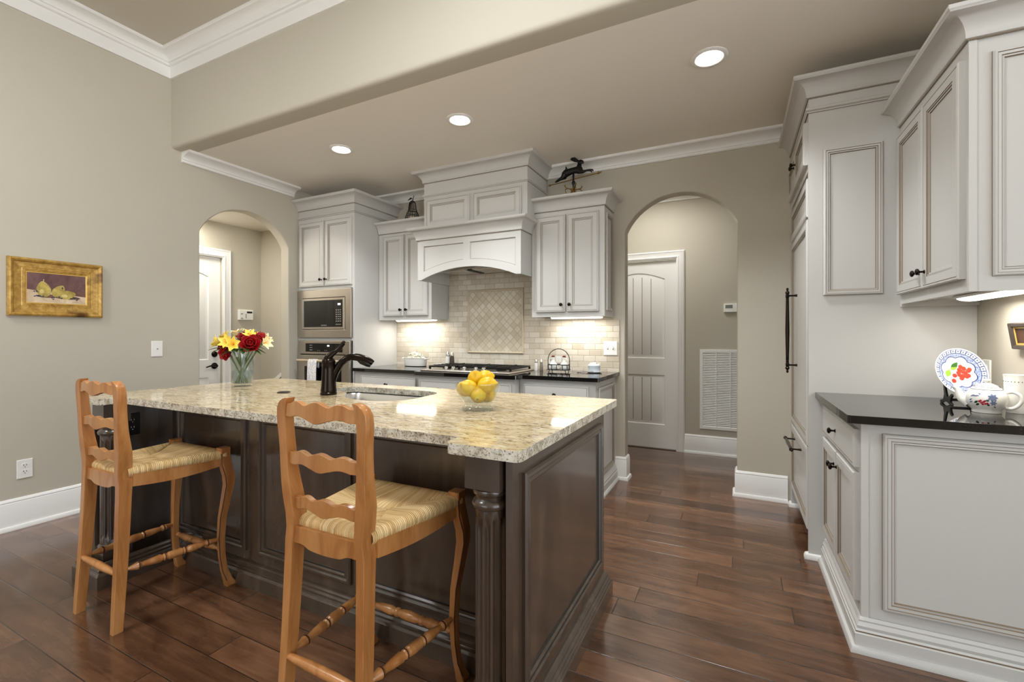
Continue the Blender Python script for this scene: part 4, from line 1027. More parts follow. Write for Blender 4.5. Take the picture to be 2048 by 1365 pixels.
obj('name_plate', MB().box(cx-.024, cx+.024, cy-.003, cy+.0, ZT+.085, ZT+.135).lathe([(.012, .0), (.014, .003), (.012, .004)], (0, 0, 0), 18, T=TR(cx, cy-.003, ZT+.110) @ Matrix.Rotation(R(90), 4, 'X'), caps=False).lathe([(.004, .0), (.006, .003), (.004, .004)], (0, 0, 0), 14, T=TR(cx, cy-.003, ZT+.110) @ Matrix.Rotation(R(90), 4, 'X'), caps=False), M_porc, cd, smooth=0)
for s, lab in ((-1, 'round corked bottle at the left of the wire caddy'), (1, 'round corked bottle at the right of the wire caddy')):
    x = cx+s*.050; t = thing('bottle', lab, 'bottle', (x, cy, ZT+.021), group='bottles in the wire caddy')
    obj('body', MB().lathe([(.001, 0), (.034, 0), (.039, .006), (.041, .024), (.037, .040), (.024, .056), (.014, .072), (.012, .10), (.0135, .104), (.001, .104)], (x, cy, ZT+.021), 24), plain('milk_glass', (226, 226, 222), .1, 0, .5), t)
    obj('stopper', MB().lathe([(.001, .103), (.0125, .103), (.014, .107), (.014, .117), (.001, .119)], (x, cy, ZT+.021), 16), plain('red_cork', (128, 52, 34), .6), t)
    obj('handle', MB().tube([(x-s*.013, cy-.01, ZT+.115), (x+s*.028, cy-.012, ZT+.112), (x+s*.034, cy-.012, ZT+.095), (x+s*.026, cy-.01, ZT+.070)], .004, 8), M_porc, t)
sx, sy = -1.062, 3.70
sg = thing('sugar_bowl', 'small white lidded sugar pot on a saucer near the right end of the counter', 'sugar bowl', (sx, sy, ZT))
obj('saucer', MB().lathe([(.001, 0), (.05, 0), (.064, .006), (.066, .009), (.05, .006), (.001, .005)], (sx, sy, ZT), 32), M_porc, sg)
obj('pot', MB().lathe([(.001, .006), (.046, .006), (.050, .010), (.051, .055), (.053, .058), (.053, .061), (.048, .061), (.001, .061)], (sx, sy, ZT), 32), plain('pale_blue_glaze', (214, 224, 232), .15, 0, .4), sg)
obj('lid', MB().lathe([(.050, .061), (.046, .070), (.030, .080), (.010, .085), (.001, .085)], (sx, sy, ZT), 32), M_porc, sg)
obj('knob', MB().lathe([(.001, .084), (.006, .085), (.009, .092), (.006, .098), (.001, .099)], (sx, sy, ZT), 14).lathe([(.001, .078), (.008, .080), (.001, .088)], (sx+.025, sy-.02, ZT), 10), M_lid, sg)
tag(obj('teaspoon', MB().tube([(sx-.11, sy-.05, ZT+.003), (sx-.05, sy-.045, ZT+.0095), (sx+.01, sy-.06, ZT+.012)], [.0035, .0025, .002], 8).lathe([(.001, 0), (.010, .002), (.014, .005), (.010, .0045), (.001, .003)], (sx-.122, sy-.05, ZT), 14, sy=.7), M_lid), 'silver teaspoon lying against the sugar pot saucer', 'spoon')

# ---------------------------------------------------------------- wire pear and rabbit weathervane on the wall cabinets
px_, py_, pz_ = -2.960, 3.70, 2.349
pe = thing('wire_pear', 'black wire pear candle holder on the cabinet left of the hood', 'candle holder', (px_, py_, pz_))
PR = [(0, .040), (.012, .062), (.04, .074), (.075, .074), (.115, .060), (.15, .044), (.18, .038), (.21, .036), (.235, .030), (.252, .012), (.256, .002)]
w = MB()
for i in range(20):
    a = 2*pi*i/20; w.tube([(px_+r*cos(a), py_+r*sin(a), pz_+z) for z, r in PR], .0022, 5)
for z, r in ((.004, .046), (.09, .070), (.13, .054), (.16, .043)): w.tube([(px_+r*cos(2*pi*i/28), py_+r*sin(2*pi*i/28), pz_+z) for i in range(29)], .0026, 6)
obj('cage', w, M_black, pe)
obj('stem', MB().tube([(px_, py_, pz_+.252), (px_+.004, py_, pz_+.275), (px_+.022, py_, pz_+.308)], [.0045, .004, .003], 8), M_black, pe)
L = []
for k in range(8):
    t_ = k/7; c = Vector((px_-.002-.056*t_, py_-.004, pz_+.278-.016*t_+.008*sin(pi*t_))); wv = .013*sin(pi*(.05+.92*t_)); L.append([c+Vector((0, -wv*.5, -wv)), c+Vector((0, -.003, 0)), c+Vector((0, wv*.5, wv))])
lo = obj('leaf', MB().loft(L, False, False), M_black, pe); sd = lo.modifiers.new('t', 'SOLIDIFY'); sd.thickness = .002
tag(obj('candle', MB().lathe([(.001, .004), (.036, .004), (.036, .085), (.033, .088), (.001, .086)], (px_, py_, pz_), 24), M_cream), 'cream pillar candle inside the wire pear', 'candle')

wx, wy, wz = -1.243, 3.70, 2.36
wv_ = thing('weathervane', 'black leaping rabbit weathervane on brass arms above the right wall cabinet', 'weathervane', (wx, wy, wz))
obj('base', MB().lathe([(.001, 0), (.05, 0), (.048, .010), (.02, .022), (.014, .05), (.017, .07), (.001, .075)], (wx, wy, wz), 20), M_black, wv_)
obj('pole', MB().lathe([(.001, .06), (.008, .06), (.008, .150), (.013, .158), (.0155, .170), (.013, .182), (.008, .188), (.009, .245), (.001, .246)], (wx, wy, wz), 16), M_black, wv_)
ar = Vector((cos(R(-9)), sin(R(-9)), .035)).normalized(); O = Vector((wx, wy, wz+.20))
m = MB().tube([O-ar*.235, O+ar*.235], .0042, 8)
m.lathe([(.011, 0), (.0005, .04)], (0, 0, 0), 12, T=Matrix.Translation(O+ar*.225) @ Vector((0, 0, 1)).rotation_difference(ar).to_matrix().to_4x4(), caps=True)
for q in (-1, 1): m.tube([O-ar*.215, O-ar*.235+Vector((0, 0, .008*q)), O-ar*.250+Vector((0, 0, .003*q))], .003, 6)
obj('arrow', m, M_brass, wv_)
B = MB()
for i in range(4):
    d = Vector((cos(R(35+90*i)), sin(R(35+90*i)), 0)); c = Vector((wx, wy, wz+.105))
    B.tube([c, c+d*.035+Vector((0, 0, .012)), c+d*.062+Vector((0, 0, .018)), c+d*.076+Vector((0, 0, .034)), c+d*.070+Vector((0, 0, .044))], [.006, .005, .0045, .004, .003], 8)
    B.tube([c+d*.05+Vector((0, 0, .014)), c+d*.072+Vector((0, 0, .004)), c+d*.070+Vector((0, 0, -.014)), c+d*.060+Vector((0, 0, -.034))], [.004, .004, .0035, .003], 8)
B.lathe([(.001, -.03), (.012, -.03), (.014, -.01), (.011, .0), (.014, .012), (.010, .025), (.001, .025)], (wx, wy, wz+.105), 14)
obj('compass_arms', B, M_brass, wv_)
# rabbit, nose towards +arrow
up = Vector((0, 0, 1)); dp = up.cross(ar).normalized()
def rp(a, z, d=0): return O+ar*a+up*z+dp*d
rb = MB()
rb.tube([rp(-.098, .048), rp(-.092, .062), rp(-.074, .068), rp(-.040, .072), rp(-.005, .076), rp(.030, .073), rp(.055, .066), rp(.074, .060), rp(.084, .054)], [.010, .026, .034, .030, .026, .029, .033, .026, .010], 16, flat=.6)
rb.tube([rp(.048, .080), rp(.054, .100), rp(.058, .118), rp(.062, .128)], [.026, .022, .018, .014], 12, flat=.6)
rb.tube([rp(.040, .128), rp(.048, .133), rp(.064, .133), rp(.080, .127), rp(.090, .118), rp(.093, .112)], [.006, .016, .0195, .017, .011, .004], 12, flat=.65)
for d, o in ((-.007, 0), (.007, -.012)):
    rb.tube([rp(.052, .142, d), rp(.034, .154+o*.4, d), rp(.010, .172+o, d), rp(-.016, .188+o*1.2, d), rp(-.034, .197+o*1.3, d)], [.006, .0105, .0125, .0095, .002], 10, flat=.5)
    rb.tube([rp(-.082, .058, d*1.6), rp(-.094, .040, d*2), rp(-.112, .030-o*.5, d*2), rp(-.138, .024-o*.7, d*2), rp(-.160, .014-o*.8, d*2), rp(-.172, .008-o*.8, d*2)], [.026, .020, .013, .010, .008, .004], 10, flat=.7)
    rb.tube([rp(.062, .055, d*1.5), rp(.088, .042-o*.5, d*2), rp(.118, .040-o*1.0, d*2), rp(.148, .036-o*1.2, d*2), rp(.170, .028-o*1.3, d*2), rp(.178, .014-o*1.3, d*2)], [.020, .013, .0085, .0075, .007, .004], 10, flat=.7)
rb.tube([rp(-.074, .094), rp(-.068, .110), rp(-.074, .128)], [.009, .010, .003], 8)
obj('rabbit', rb, M_black, wv_)
obj('rabbit_post', MB().tube([rp(0, .0), rp(0, .06)], .006, 8), M_black, wv_)

# ---------------------------------------------------------------- right counter: plate, teapot, wall picture
ZR = .9175
def plate_mat():
    g = G('blue_transfer_plate'); x, y, z = g.xyz(g.co('UV')); g2 = None
    r = g.math('SQRT', g.math('ADD', g.math('MULTIPLY', x, x), g.math('MULTIPLY', y, y))); a = g.math('ARCTAN2', y, x)
    n = g.noise(g.scale(g.co('UV'), (22, 22, 1)), 1, 3, .6, 1.0)
    key = g.math('FRACT', g.math('MULTIPLY', a, 28/(2*pi))); kz = g.math('FRACT', g.math('MULTIPLY', a, 56/(2*pi)))
    band = g.math('MULTIPLY', g.math('GREATER_THAN', r, .80), g.math('LESS_THAN', r, .945))
    line = g.math('ADD', g.math('LESS_THAN', g.math('ABSOLUTE', g.math('SUBTRACT', r, .80)), .012), g.math('LESS_THAN', g.math('ABSOLUTE', g.math('SUBTRACT', r, .945)), .010))
    keys = g.math('MULTIPLY', band, g.math('ADD', g.math('LESS_THAN', key, .16), g.math('MULTIPLY', g.math('LESS_THAN', kz, .45), g.math('LESS_THAN', g.math('ABSOLUTE', g.math('SUBTRACT', r, .875)), .022))))
    lob = g.math('MULTIPLY_ADD', g.math('ABSOLUTE', g.math('SINE', g.math('MULTIPLY', a, 4.0))), .09, .60)
    mid = g.math('MULTIPLY', g.math('GREATER_THAN', r, lob), g.math('LESS_THAN', r, .79))
    midb = g.math('MULTIPLY', mid, g.ramp(n, [(.42, (190, 190, 190)), (.55, (255, 255, 255))]))
    edge = g.math('LESS_THAN', g.math('ABSOLUTE', g.math('SUBTRACT', r, lob)), .018)
    inner = g.math('MULTIPLY', g.math('LESS_THAN', r, lob), g.ramp(n, [(.5, (0, 0, 0)), (.62, (200, 200, 200))]))
    c = g.mix(g.math('MULTIPLY', band, .35), lin((240, 241, 243)), lin((170, 182, 210)))
    c = g.mix(midb, c, lin((118, 138, 184))); c = g.mix(inner, c, lin((98, 122, 190)))
    c = g.mix(g.math('MINIMUM', g.math('ADD', keys, g.math('ADD', line, edge)), 1.0), c, lin((62, 78, 128)))
    return g.set(Base_Color=c, Roughness=.12, Coat_Weight=.4)
M_plate = plate_mat()
def flatpic(mb, pts, o, u, v, nrm, mi=0, dome=0):
    """a painted mark: polygon in (u, v) lying on a surface, raised a hair"""
    n = len(pts); c = (sum(p[0] for p in pts)/n, sum(p[1] for p in pts)/n)
    vs = [o+u*p[0]+v*p[1] for p in pts]+[o+u*c[0]+v*c[1]+nrm*dome]
    mb.add(vs, [(i, (i+1) % n, n) for i in range(n)], mi)
def ell(cx_, cy_, rx, ry, a=0, n=16): return [(cx_+rx*cos(t)*cos(a)-ry*sin(t)*sin(a), cy_+rx*cos(t)*sin(a)+ry*sin(t)*cos(a)) for t in [2*pi*i/n for i in range(n)]]
def leafp(x0, y0, x1, y1, w, n=8):
    dx, dy = x1-x0, y1-y0; l = math.hypot(dx, dy); nx, ny = -dy/l*w, dx/l*w
    s = [(x0+dx*k/n+nx*sin(pi*k/n), y0+dy*k/n+ny*sin(pi*k/n)) for k in range(n+1)]
    return s+[(x0+dx*k/n-nx*sin(pi*k/n), y0+dy*k/n-ny*sin(pi*k/n)) for k in range(n-1, 0, -1)]
plc = Vector((.900, 2.72, 1.062)); pr_r = .106
TP = Matrix.Translation(plc) @ Matrix.Rotation(R(20), 4, 'Z') @ Matrix.Rotation(R(90-16), 4, 'X')   # local z = face
pl_ = thing('plate', 'blue and white decorative plate with red cherries propped in the corner', 'plate', plc)
m = MB(); prof = [(.001, -.006), (.060, -.006), (.066, -.004), (.100, .010), (.1065, .0135), (.106, .0155), (.098, .0125), (.070, -.0005), (.062, -.0025), (.001, -.0025)]
m.lathe(prof, (0, 0, 0), 64, T=TP, caps=False); TI = TP.inverted()
m.UV = [((TI @ Vector(v)).x/pr_r, (TI @ Vector(v)).y/pr_r) for v in m.V]
obj('dish', m, M_plate, pl_, smooth=60)
U, V_, N_ = [(TP.to_3x3() @ Vector(q)) for q in ((1, 0, 0), (0, 1, 0), (0, 0, 1))]
Oc = plc-N_*.0018
lm = MB(); flatpic(lm, leafp(-.030, .010, .004, .045, .011), Oc, U, V_, N_, 0, .0008); flatpic(lm, leafp(-.034, .012, -.002, .022, .008), Oc+N_*.0002, U, V_, N_, 1, .0008); flatpic(lm, leafp(-.036, .012, -.052, -.022, .012), Oc, U, V_, N_, 1, .0008)
obj('painted_leaves', lm, [plain('glaze_green', (56, 104, 40), .2), plain('glaze_lime', (150, 186, 74), .2)], pl_, smooth=0)
ch = MB()
for x, y in ((-.020, -.016), (-.002, -.004), (.004, .010), (.012, .024), (.024, .016), (.016, .002), (.026, -.004), (.040, .006), (.046, .012), (.014, -.018), (.028, -.020), (.036, -.016), (-.028, -.040), (.006, -.028), (.0, -.014)): flatpic(ch, ell(x, y, .0095, .0095), Oc+N_*.0004, U, V_, N_, 0, .0022)
obj('painted_cherries', ch, plain('glaze_red', (206, 70, 52), .15), pl_, smooth=60)
sdp = thing('plate_stand', 'black scrolled wooden stand under the cherry plate', 'plate stand', (.9, 2.69, ZR))
for s in (-1, 1):
    q = TR(.900+s*.045, 2.715, ZR, R(6))
    o_ = [(.045, 0), (.045, .012), (.02, .018), (.012, .045), (.022, .10), (.014, .105), (-.004, .05), (-.012, .034), (-.026, .030), (-.034, .042), (-.046, .050), (-.054, .042), (-.044, .030), (-.040, .012), (-.052, .004), (-.052, 0), (-.03, 0), (-.012, .008), (.012, .008), (.03, 0)]
    obj('side_bracket', MB().slab(o_, [], -.004, .004, T=q, map=lambda y, z, x: (x, y, z)), M_black, sdp, smooth=0, bevel=.0015)
obj('crossbar', MB().box(.86, .94, 2.722, 2.730, ZR+.012, ZR+.024), M_black, sdp, smooth=0)

tx, ty = .902, 2.478
tp = thing('teapot', 'white china teapot painted with blue flowers and red berries', 'teapot', (tx, ty, ZR))
TT = TR(tx, ty, ZR, R(-26)) @ Matrix.Diagonal((.91, .91, 1.04, 1))
body = [(.001, 0), (.046, 0), (.048, .004), (.046, .010), (.056, .020), (.066, .036), (.069, .052), (.066, .070), (.056, .084), (.048, .089), (.040, .090), (.001, .088)]
obj('body', MB().lathe(body, (0, 0, 0), 48, T=TT), M_porc, tp, smooth=60)
obj('lid', MB().lathe([(.050, .089), (.048, .094), (.036, .104), (.018, .112), (.006, .115), (.006, .119), (.014, .121), (.015, .125), (.010, .128), (.001, .128)], (0, 0, 0), 40, T=TT), M_porc, tp, smooth=60)
def T3(p): return TT @ Vector(p)
obj('spout', MB().tube([T3(p) for p in spline(((-.055, 0, .030), (-.075, 0, .045), (-.086, 0, .065), (-.092, 0, .082), (-.106, 0, .094)))], spr([.020, .017, .013, .010, .008]), 16), M_porc, tp)
obj('handle', MB().tube([T3(p) for p in spline(((.056, 0, .078), (.078, 0, .084), (.098, 0, .074), (.104, 0, .054), (.094, 0, .034), (.076, 0, .022), (.058, 0, .022)))], .0063, 12), M_porc, tp)
def on_pot(a, z):     # point and frame on the pot's belly; a = angle from the front
    zz = [(.020, .056), (.036, .066), (.052, .069), (.070, .066), (.084, .056)]
    for (z0, r0), (z1, r1) in zip(zz, zz[1:]):
        if z0 <= z <= z1: r = r0+(r1-r0)*(z-z0)/(z1-z0); break
    n_ = Vector((sin(a), -cos(a), 0)); return n_*(r+.0006)+Vector((0, 0, z))
pb, pr2, pg = MB(), MB(), MB()
def mark(mb, poly): 
    vs = [T3(on_pot(x/.066, .05+y)) for x, y in poly]; n = len(vs); c = T3(on_pot(sum(p[0] for p in poly)/n/.066, .05+sum(p[1] for p in poly)/n)); mb.add(vs+[c], [(i, (i+1) % n, n) for i in range(n)])
for i in range(7): a = 2*pi*i/7; mark(pb, leafp(.026, .012, .026+.017*cos(a), .012+.016*sin(a), .0045, 5))
for i in range(6): a = 2*pi*i/6; mark(pb, leafp(.028, -.008, .028+.012*cos(a), -.008+.010*sin(a), .003, 5))
for x0, y0, x1, y1 in ((-.046, .012, -.030, .020), (-.040, .014, -.012, .018), (-.050, -.004, -.038, .004), (-.052, -.012, -.036, -.006), (-.02, .026, -.010, .022), (.030, -.020, .040, -.026)): mark(pb, leafp(x0, y0, x1, y1, .0028, 5))
for x, y in ((-.014, -.004), (-.008, -.009), (-.002, -.006), (.004, -.012), (-.010, -.001), (-.004, -.014), (.002, -.002), (.010, -.010)): mark(pr2, ell(x, y, .0042, .0038, 0, 10))
for x0, y0, x1, y1 in ((-.018, -.002, -.032, -.012), (-.014, -.012, -.028, -.020), (.004, .002, .016, .000), (.008, -.014, .018, -.018)): mark(pg, leafp(x0, y0, x1, y1, .004, 5))
obj('painted_flowers', pb, plain('pot_blue', (112, 126, 160), .2), tp, smooth=0); obj('painted_berries', pr2, plain('pot_red', (184, 48, 62), .2), tp, smooth=0); obj('painted_leaves', pg, plain('pot_green', (40, 66, 40), .2), tp, smooth=0)
lk = MB()
lk.lathe([(.0495, .0905), (.0505, .0895), (.0495, .089)], (0, 0, 0), 40, T=TT, caps=False)
for i in range(16):
    a = 2*pi*i/16; d = Vector((cos(a), sin(a), 0)); e = Vector((-sin(a), cos(a), 0))
    q = [d*.0445+e*.006+Vector((0, 0, .0975)), d*.0445-e*.006+Vector((0, 0, .0975)), d*.0375-e*.005+Vector((0, 0, .1035)), d*.0375+e*.005+Vector((0, 0, .1035))]
    for k in range(4): lk.tube([TT @ (q[k]+Vector((0, 0, .0004))), TT @ (q[(k+1) % 4]+Vector((0, 0, .0004)))], .0006, 4)
obj('painted_key_border', lk, plain('pot_line', (92, 92, 100), .3), tp)
dh = thing('ceramic_cup', 'white ceramic cup with a dotted band beside the teapot handle', 'cup', (1.004, 2.512, ZR))
obj('bowl', MB().lathe([(.001, 0), (.030, 0), (.034, .03), (.038, .140), (.040, .152), (.037, .152), (.034, .11), (.001, .09)], (1.004, 2.512, ZR), 32), M_porc, dh)
db = MB()
for i in range(24): db.lathe([(.0016, 0), (.001, .0006)], (0, 0, 0), 8, T=TR(1.004, 2.512, ZR, 2*pi*i/24) @ Matrix.Translation((0, -.0380, .125)) @ Matrix.Rotation(R(90), 4, 'X'))
obj('dotted_band', db, M_bronze, dh)
outlet('outlet', 'white electrical outlet on the wall behind the teapot', 'outlet', TR(XR-.001, 2.86, 1.055, FX), .072, .118, M_white, M_dark)
# small framed print on the right wall
pf2 = thing('picture_frame', 'small dark framed amber print on the wall above the teapot', 'picture', (XR, 2.50, 1.23))
Tq = Matrix.Translation((XR-.004, 2.598, 1.172)) @ Matrix.Rotation(FX, 4, 'Z') @ Matrix.Rotation(R(8), 4, 'X')
obj('frame', MB().rings(rect(0, .26, 0, .108), [(0, 0, 0), (0, -.016, 0), (.003, -.020, 0), (.014, -.018, 0), (.018, -.010, 0), (.0185, -.008, 1), (.024, -.008, 1), (.0245, -.006, 0)], Tq, fill=2), [M_picframe, M_gold_in, M_picamber], pf2, smooth=0)
# ---------------------------------------------------------------- things on the walls
pa = thing('painting', 'oil painting of three pears in a gold bamboo frame on the left wall', 'painting', (XL, 1.38, 1.54))
PW, PH = .474, .374
Tp = TR(XL+.002, 1.143, 1.353, pi/2)
obj('frame', MB().rings(rect(0, PW, 0, PH), [(0, 0, 0), (0, -.022, 0), (.004, -.030, 0), (.012, -.034, 0), (.020, -.030, 0), (.024, -.026, 0), (.028, -.018, 0), (.034, -.017, 0), (.060, -.014, 0), (.062, -.0115, 0), (.070, -.013, 0), (.074, -.010, 0), (.078, -.012, 0), (.085, -.008, 0)], Tp), M_gold, pa, smooth=0)
obj('fillet', MB().rings(rect(.084, PW-.084, .084, PH-.084), [(0, -.006, 0), (0, -.010, 0), (.006, -.009, 0), (.007, -.0075, 0)], Tp), M_gold_in, pa, smooth=0)
def pmix(name, a, b, sc): 
    g = G(name); n = g.noise(g.scale(g.co(), sc), 1, 4, .6, .8); g.bump(n, .15, .002)
    return g.set(Base_Color=g.mix(g.ramp(n, [(.35, (0, 0, 0)), (.65, (255, 255, 255))]), lin(a), lin(b)), Roughness=.45)
PM = [pmix('paint_plum', (84, 50, 50), (116, 84, 82), (6, 9, 7)), pmix('paint_cream', (196, 172, 140), (226, 206, 178), 14), pmix('paint_pear', (150, 128, 54), (204, 182, 98), 16),
      pmix('paint_shade', (92, 62, 52), (120, 86, 70), 12), pmix('paint_berry', (26, 24, 44), (58, 54, 84), 60), pmix('paint_light', (204, 186, 108), (222, 208, 146), 20)]
cv = MB(); X_, Z_, Y_ = Vector((1, 0, 0)), Vector((0, 0, 1)), Vector((0, -1, 0))
def pt_(poly, mi, lay): 
    o = Vector((.090, -.0086-.0003*lay, .090)); n = len(poly)
    cv.add([Tp @ (o+X_*x+Z_*z) for x, z in poly], [tuple(range(n))], mi)
aw, ah = PW-.18, PH-.18
pt_(rect(0, aw, 0, ah), 0, 0)
pt_([(0, 0), (aw, 0), (aw, .052), (.20, .066), (.10, .072), (0, .084)], 1, 1)
pt_([(aw, .050), (aw, .084), (.25, .088), (.20, .060)], 3, 2)
def pearp(cx_, cz_, s, a):
    o = []
    for k in range(28):
        t_ = 2*pi*k/28; r_ = 1-.36*max(0, sin(t_))**2; x, z = cos(t_)*r_*.036*s, (sin(t_)*.042+(.020 if sin(t_) > 0 else 0)*sin(t_))*s
        o.append((cx_+x*cos(a)-z*sin(a), cz_+x*sin(a)+z*cos(a)))
    return o
pt_(ell(.10, .045, .055, .012), 3, 2); pt_(ell(.20, .040, .060, .012), 3, 2)
pt_(pearp(.080, .080, 1.0, .12), 2, 3); pt_(pearp(.150, .074, .86, -.5), 2, 3); pt_(pearp(.190, .058, .84, -1.35), 2, 4)
pt_(ell(.070, .074, .012, .014), 5, 5); pt_(ell(.182, .052, .016, .011), 5, 6); pt_([(.076, .138), (.079, .138), (.081, .154), (.078, .156)], 5, 5); pt_(ell(.172, .104, .004, .006), 4, 6)
for x, z in ((.034, .072), (.044, .075), (.048, .071), (.036, .040), (.044, .045), (.052, .041), (.060, .046), (.066, .040), (.076, .042), (.120, .034), (.130, .037), (.142, .040), (.155, .044), (.168, .036), (.215, .036), (.226, .040), (.236, .038), (.250, .034), (.258, .039), (.246, .026), (.126, .026)): pt_(ell(x, z, .0048, .0038, 0, 10), 4, 7)
sgn = [(.222+.0022*i, .013+.0022*sin(i*2.1)) for i in range(16)]
obj('canvas', cv, PM, pa, smooth=0)
obj('signature', MB().tube([Tp @ Vector((.09+x, -.0112, .09+z)) for x, z in sgn], .0005, 4), PM[3], pa)

outlet('phone_jack', 'white phone jack plate on the left wall above the island end', 'wall plate', TR(XL+.001, 1.968, 1.122, pi/2), .078, .124, M_white, M_grey, duplex=False, jack=True)
outlet('outlet', 'white electrical outlet low on the left wall above the baseboard', 'outlet', TR(XL+.001, 1.226, .371, pi/2), .074, .120, M_white, M_dark)
outlet('light_switch', 'white double light switch on the tiled wall by the arch', 'switch', TR(-.967, YB-.0095, 1.117), .118, .120, M_white, M_grey, duplex=False, toggles=2)
kp_ = thing('alarm_keypad', 'white alarm keypad on the lobby wall beyond the left arch', 'keypad', (-4.8, 3.145, 1.46))
Tk = TR(-4.799, 3.062, 1.395, pi/2)
obj('case', MB().rings(rect(0, .160, 0, .112), [(0, 0, 0), (0, -.022, 0), (.006, -.028, 0)], Tk), M_white, kp_, smooth=0)
obj('display', MB().box(.085, .145, -.0295, -.027, .075, .095, 0, Tk), M_dark, kp_, smooth=0)
obj('buttons', MB().box(.070, .080, -.030, -.027, .020, .066, 0, Tk).box(.018, .040, -.030, -.027, .012, .024, 0, Tk).box(.018, .040, -.030, -.027, .060, .072, 0, Tk), M_grey, kp_, smooth=0)
th = thing('thermostat', 'small white thermostat on the hall wall above the grille', 'thermostat', (-.03, 5.09, 1.5))
Tt = TR(-.112, 5.089, 1.462)
obj('case', MB().rings(rect(0, .15, 0, .088), [(0, 0, 0), (0, -.022, 0), (.004, -.026, 0)], Tt), M_white, th, smooth=0)
obj('display', MB().box(.016, .082, -.0275, -.025, .040, .074, 0, Tt), plain('lcd_grey', (110, 116, 104), .3), th, smooth=0)
gr_ = thing('return_air_grille', 'white louvered return air grille low on the hall wall', 'vent grille', (-.05, 5.09, .67))
GX0, GX1, GZ0, GZ1 = -.337, .245, .262, 1.085
Tg = TR(0, 5.089, 0)
obj('frame', MB().slab(rect(GX0, GX1, GZ0, GZ1), [rect(GX0+.03+i*.131, GX0+.03+i*.131+.122, GZ0+.03, GZ1-.03) for i in range(4)], 5.077, 5.0885, map=bw), M_white, gr_, smooth=0, bevel=.002)
lo_ = MB(); n = 44
for i in range(n):
    z = GZ0+.034+(GZ1-GZ0-.07)*i/(n-1)
    lo_.loft([[(x, 5.079, z-.004), (x, 5.0805, z-.005), (x, 5.088, z+.006), (x, 5.0865, z+.007)] for x in (GX0+.02, GX1-.02)])
obj('louvers', lo_, M_white, gr_, smooth=0); obj('duct_shadow_box', MB().box(GX0+.015, GX1-.015, 5.0882, 5.0888, GZ0+.015, GZ1-.015), M_grey, gr_, smooth=0)

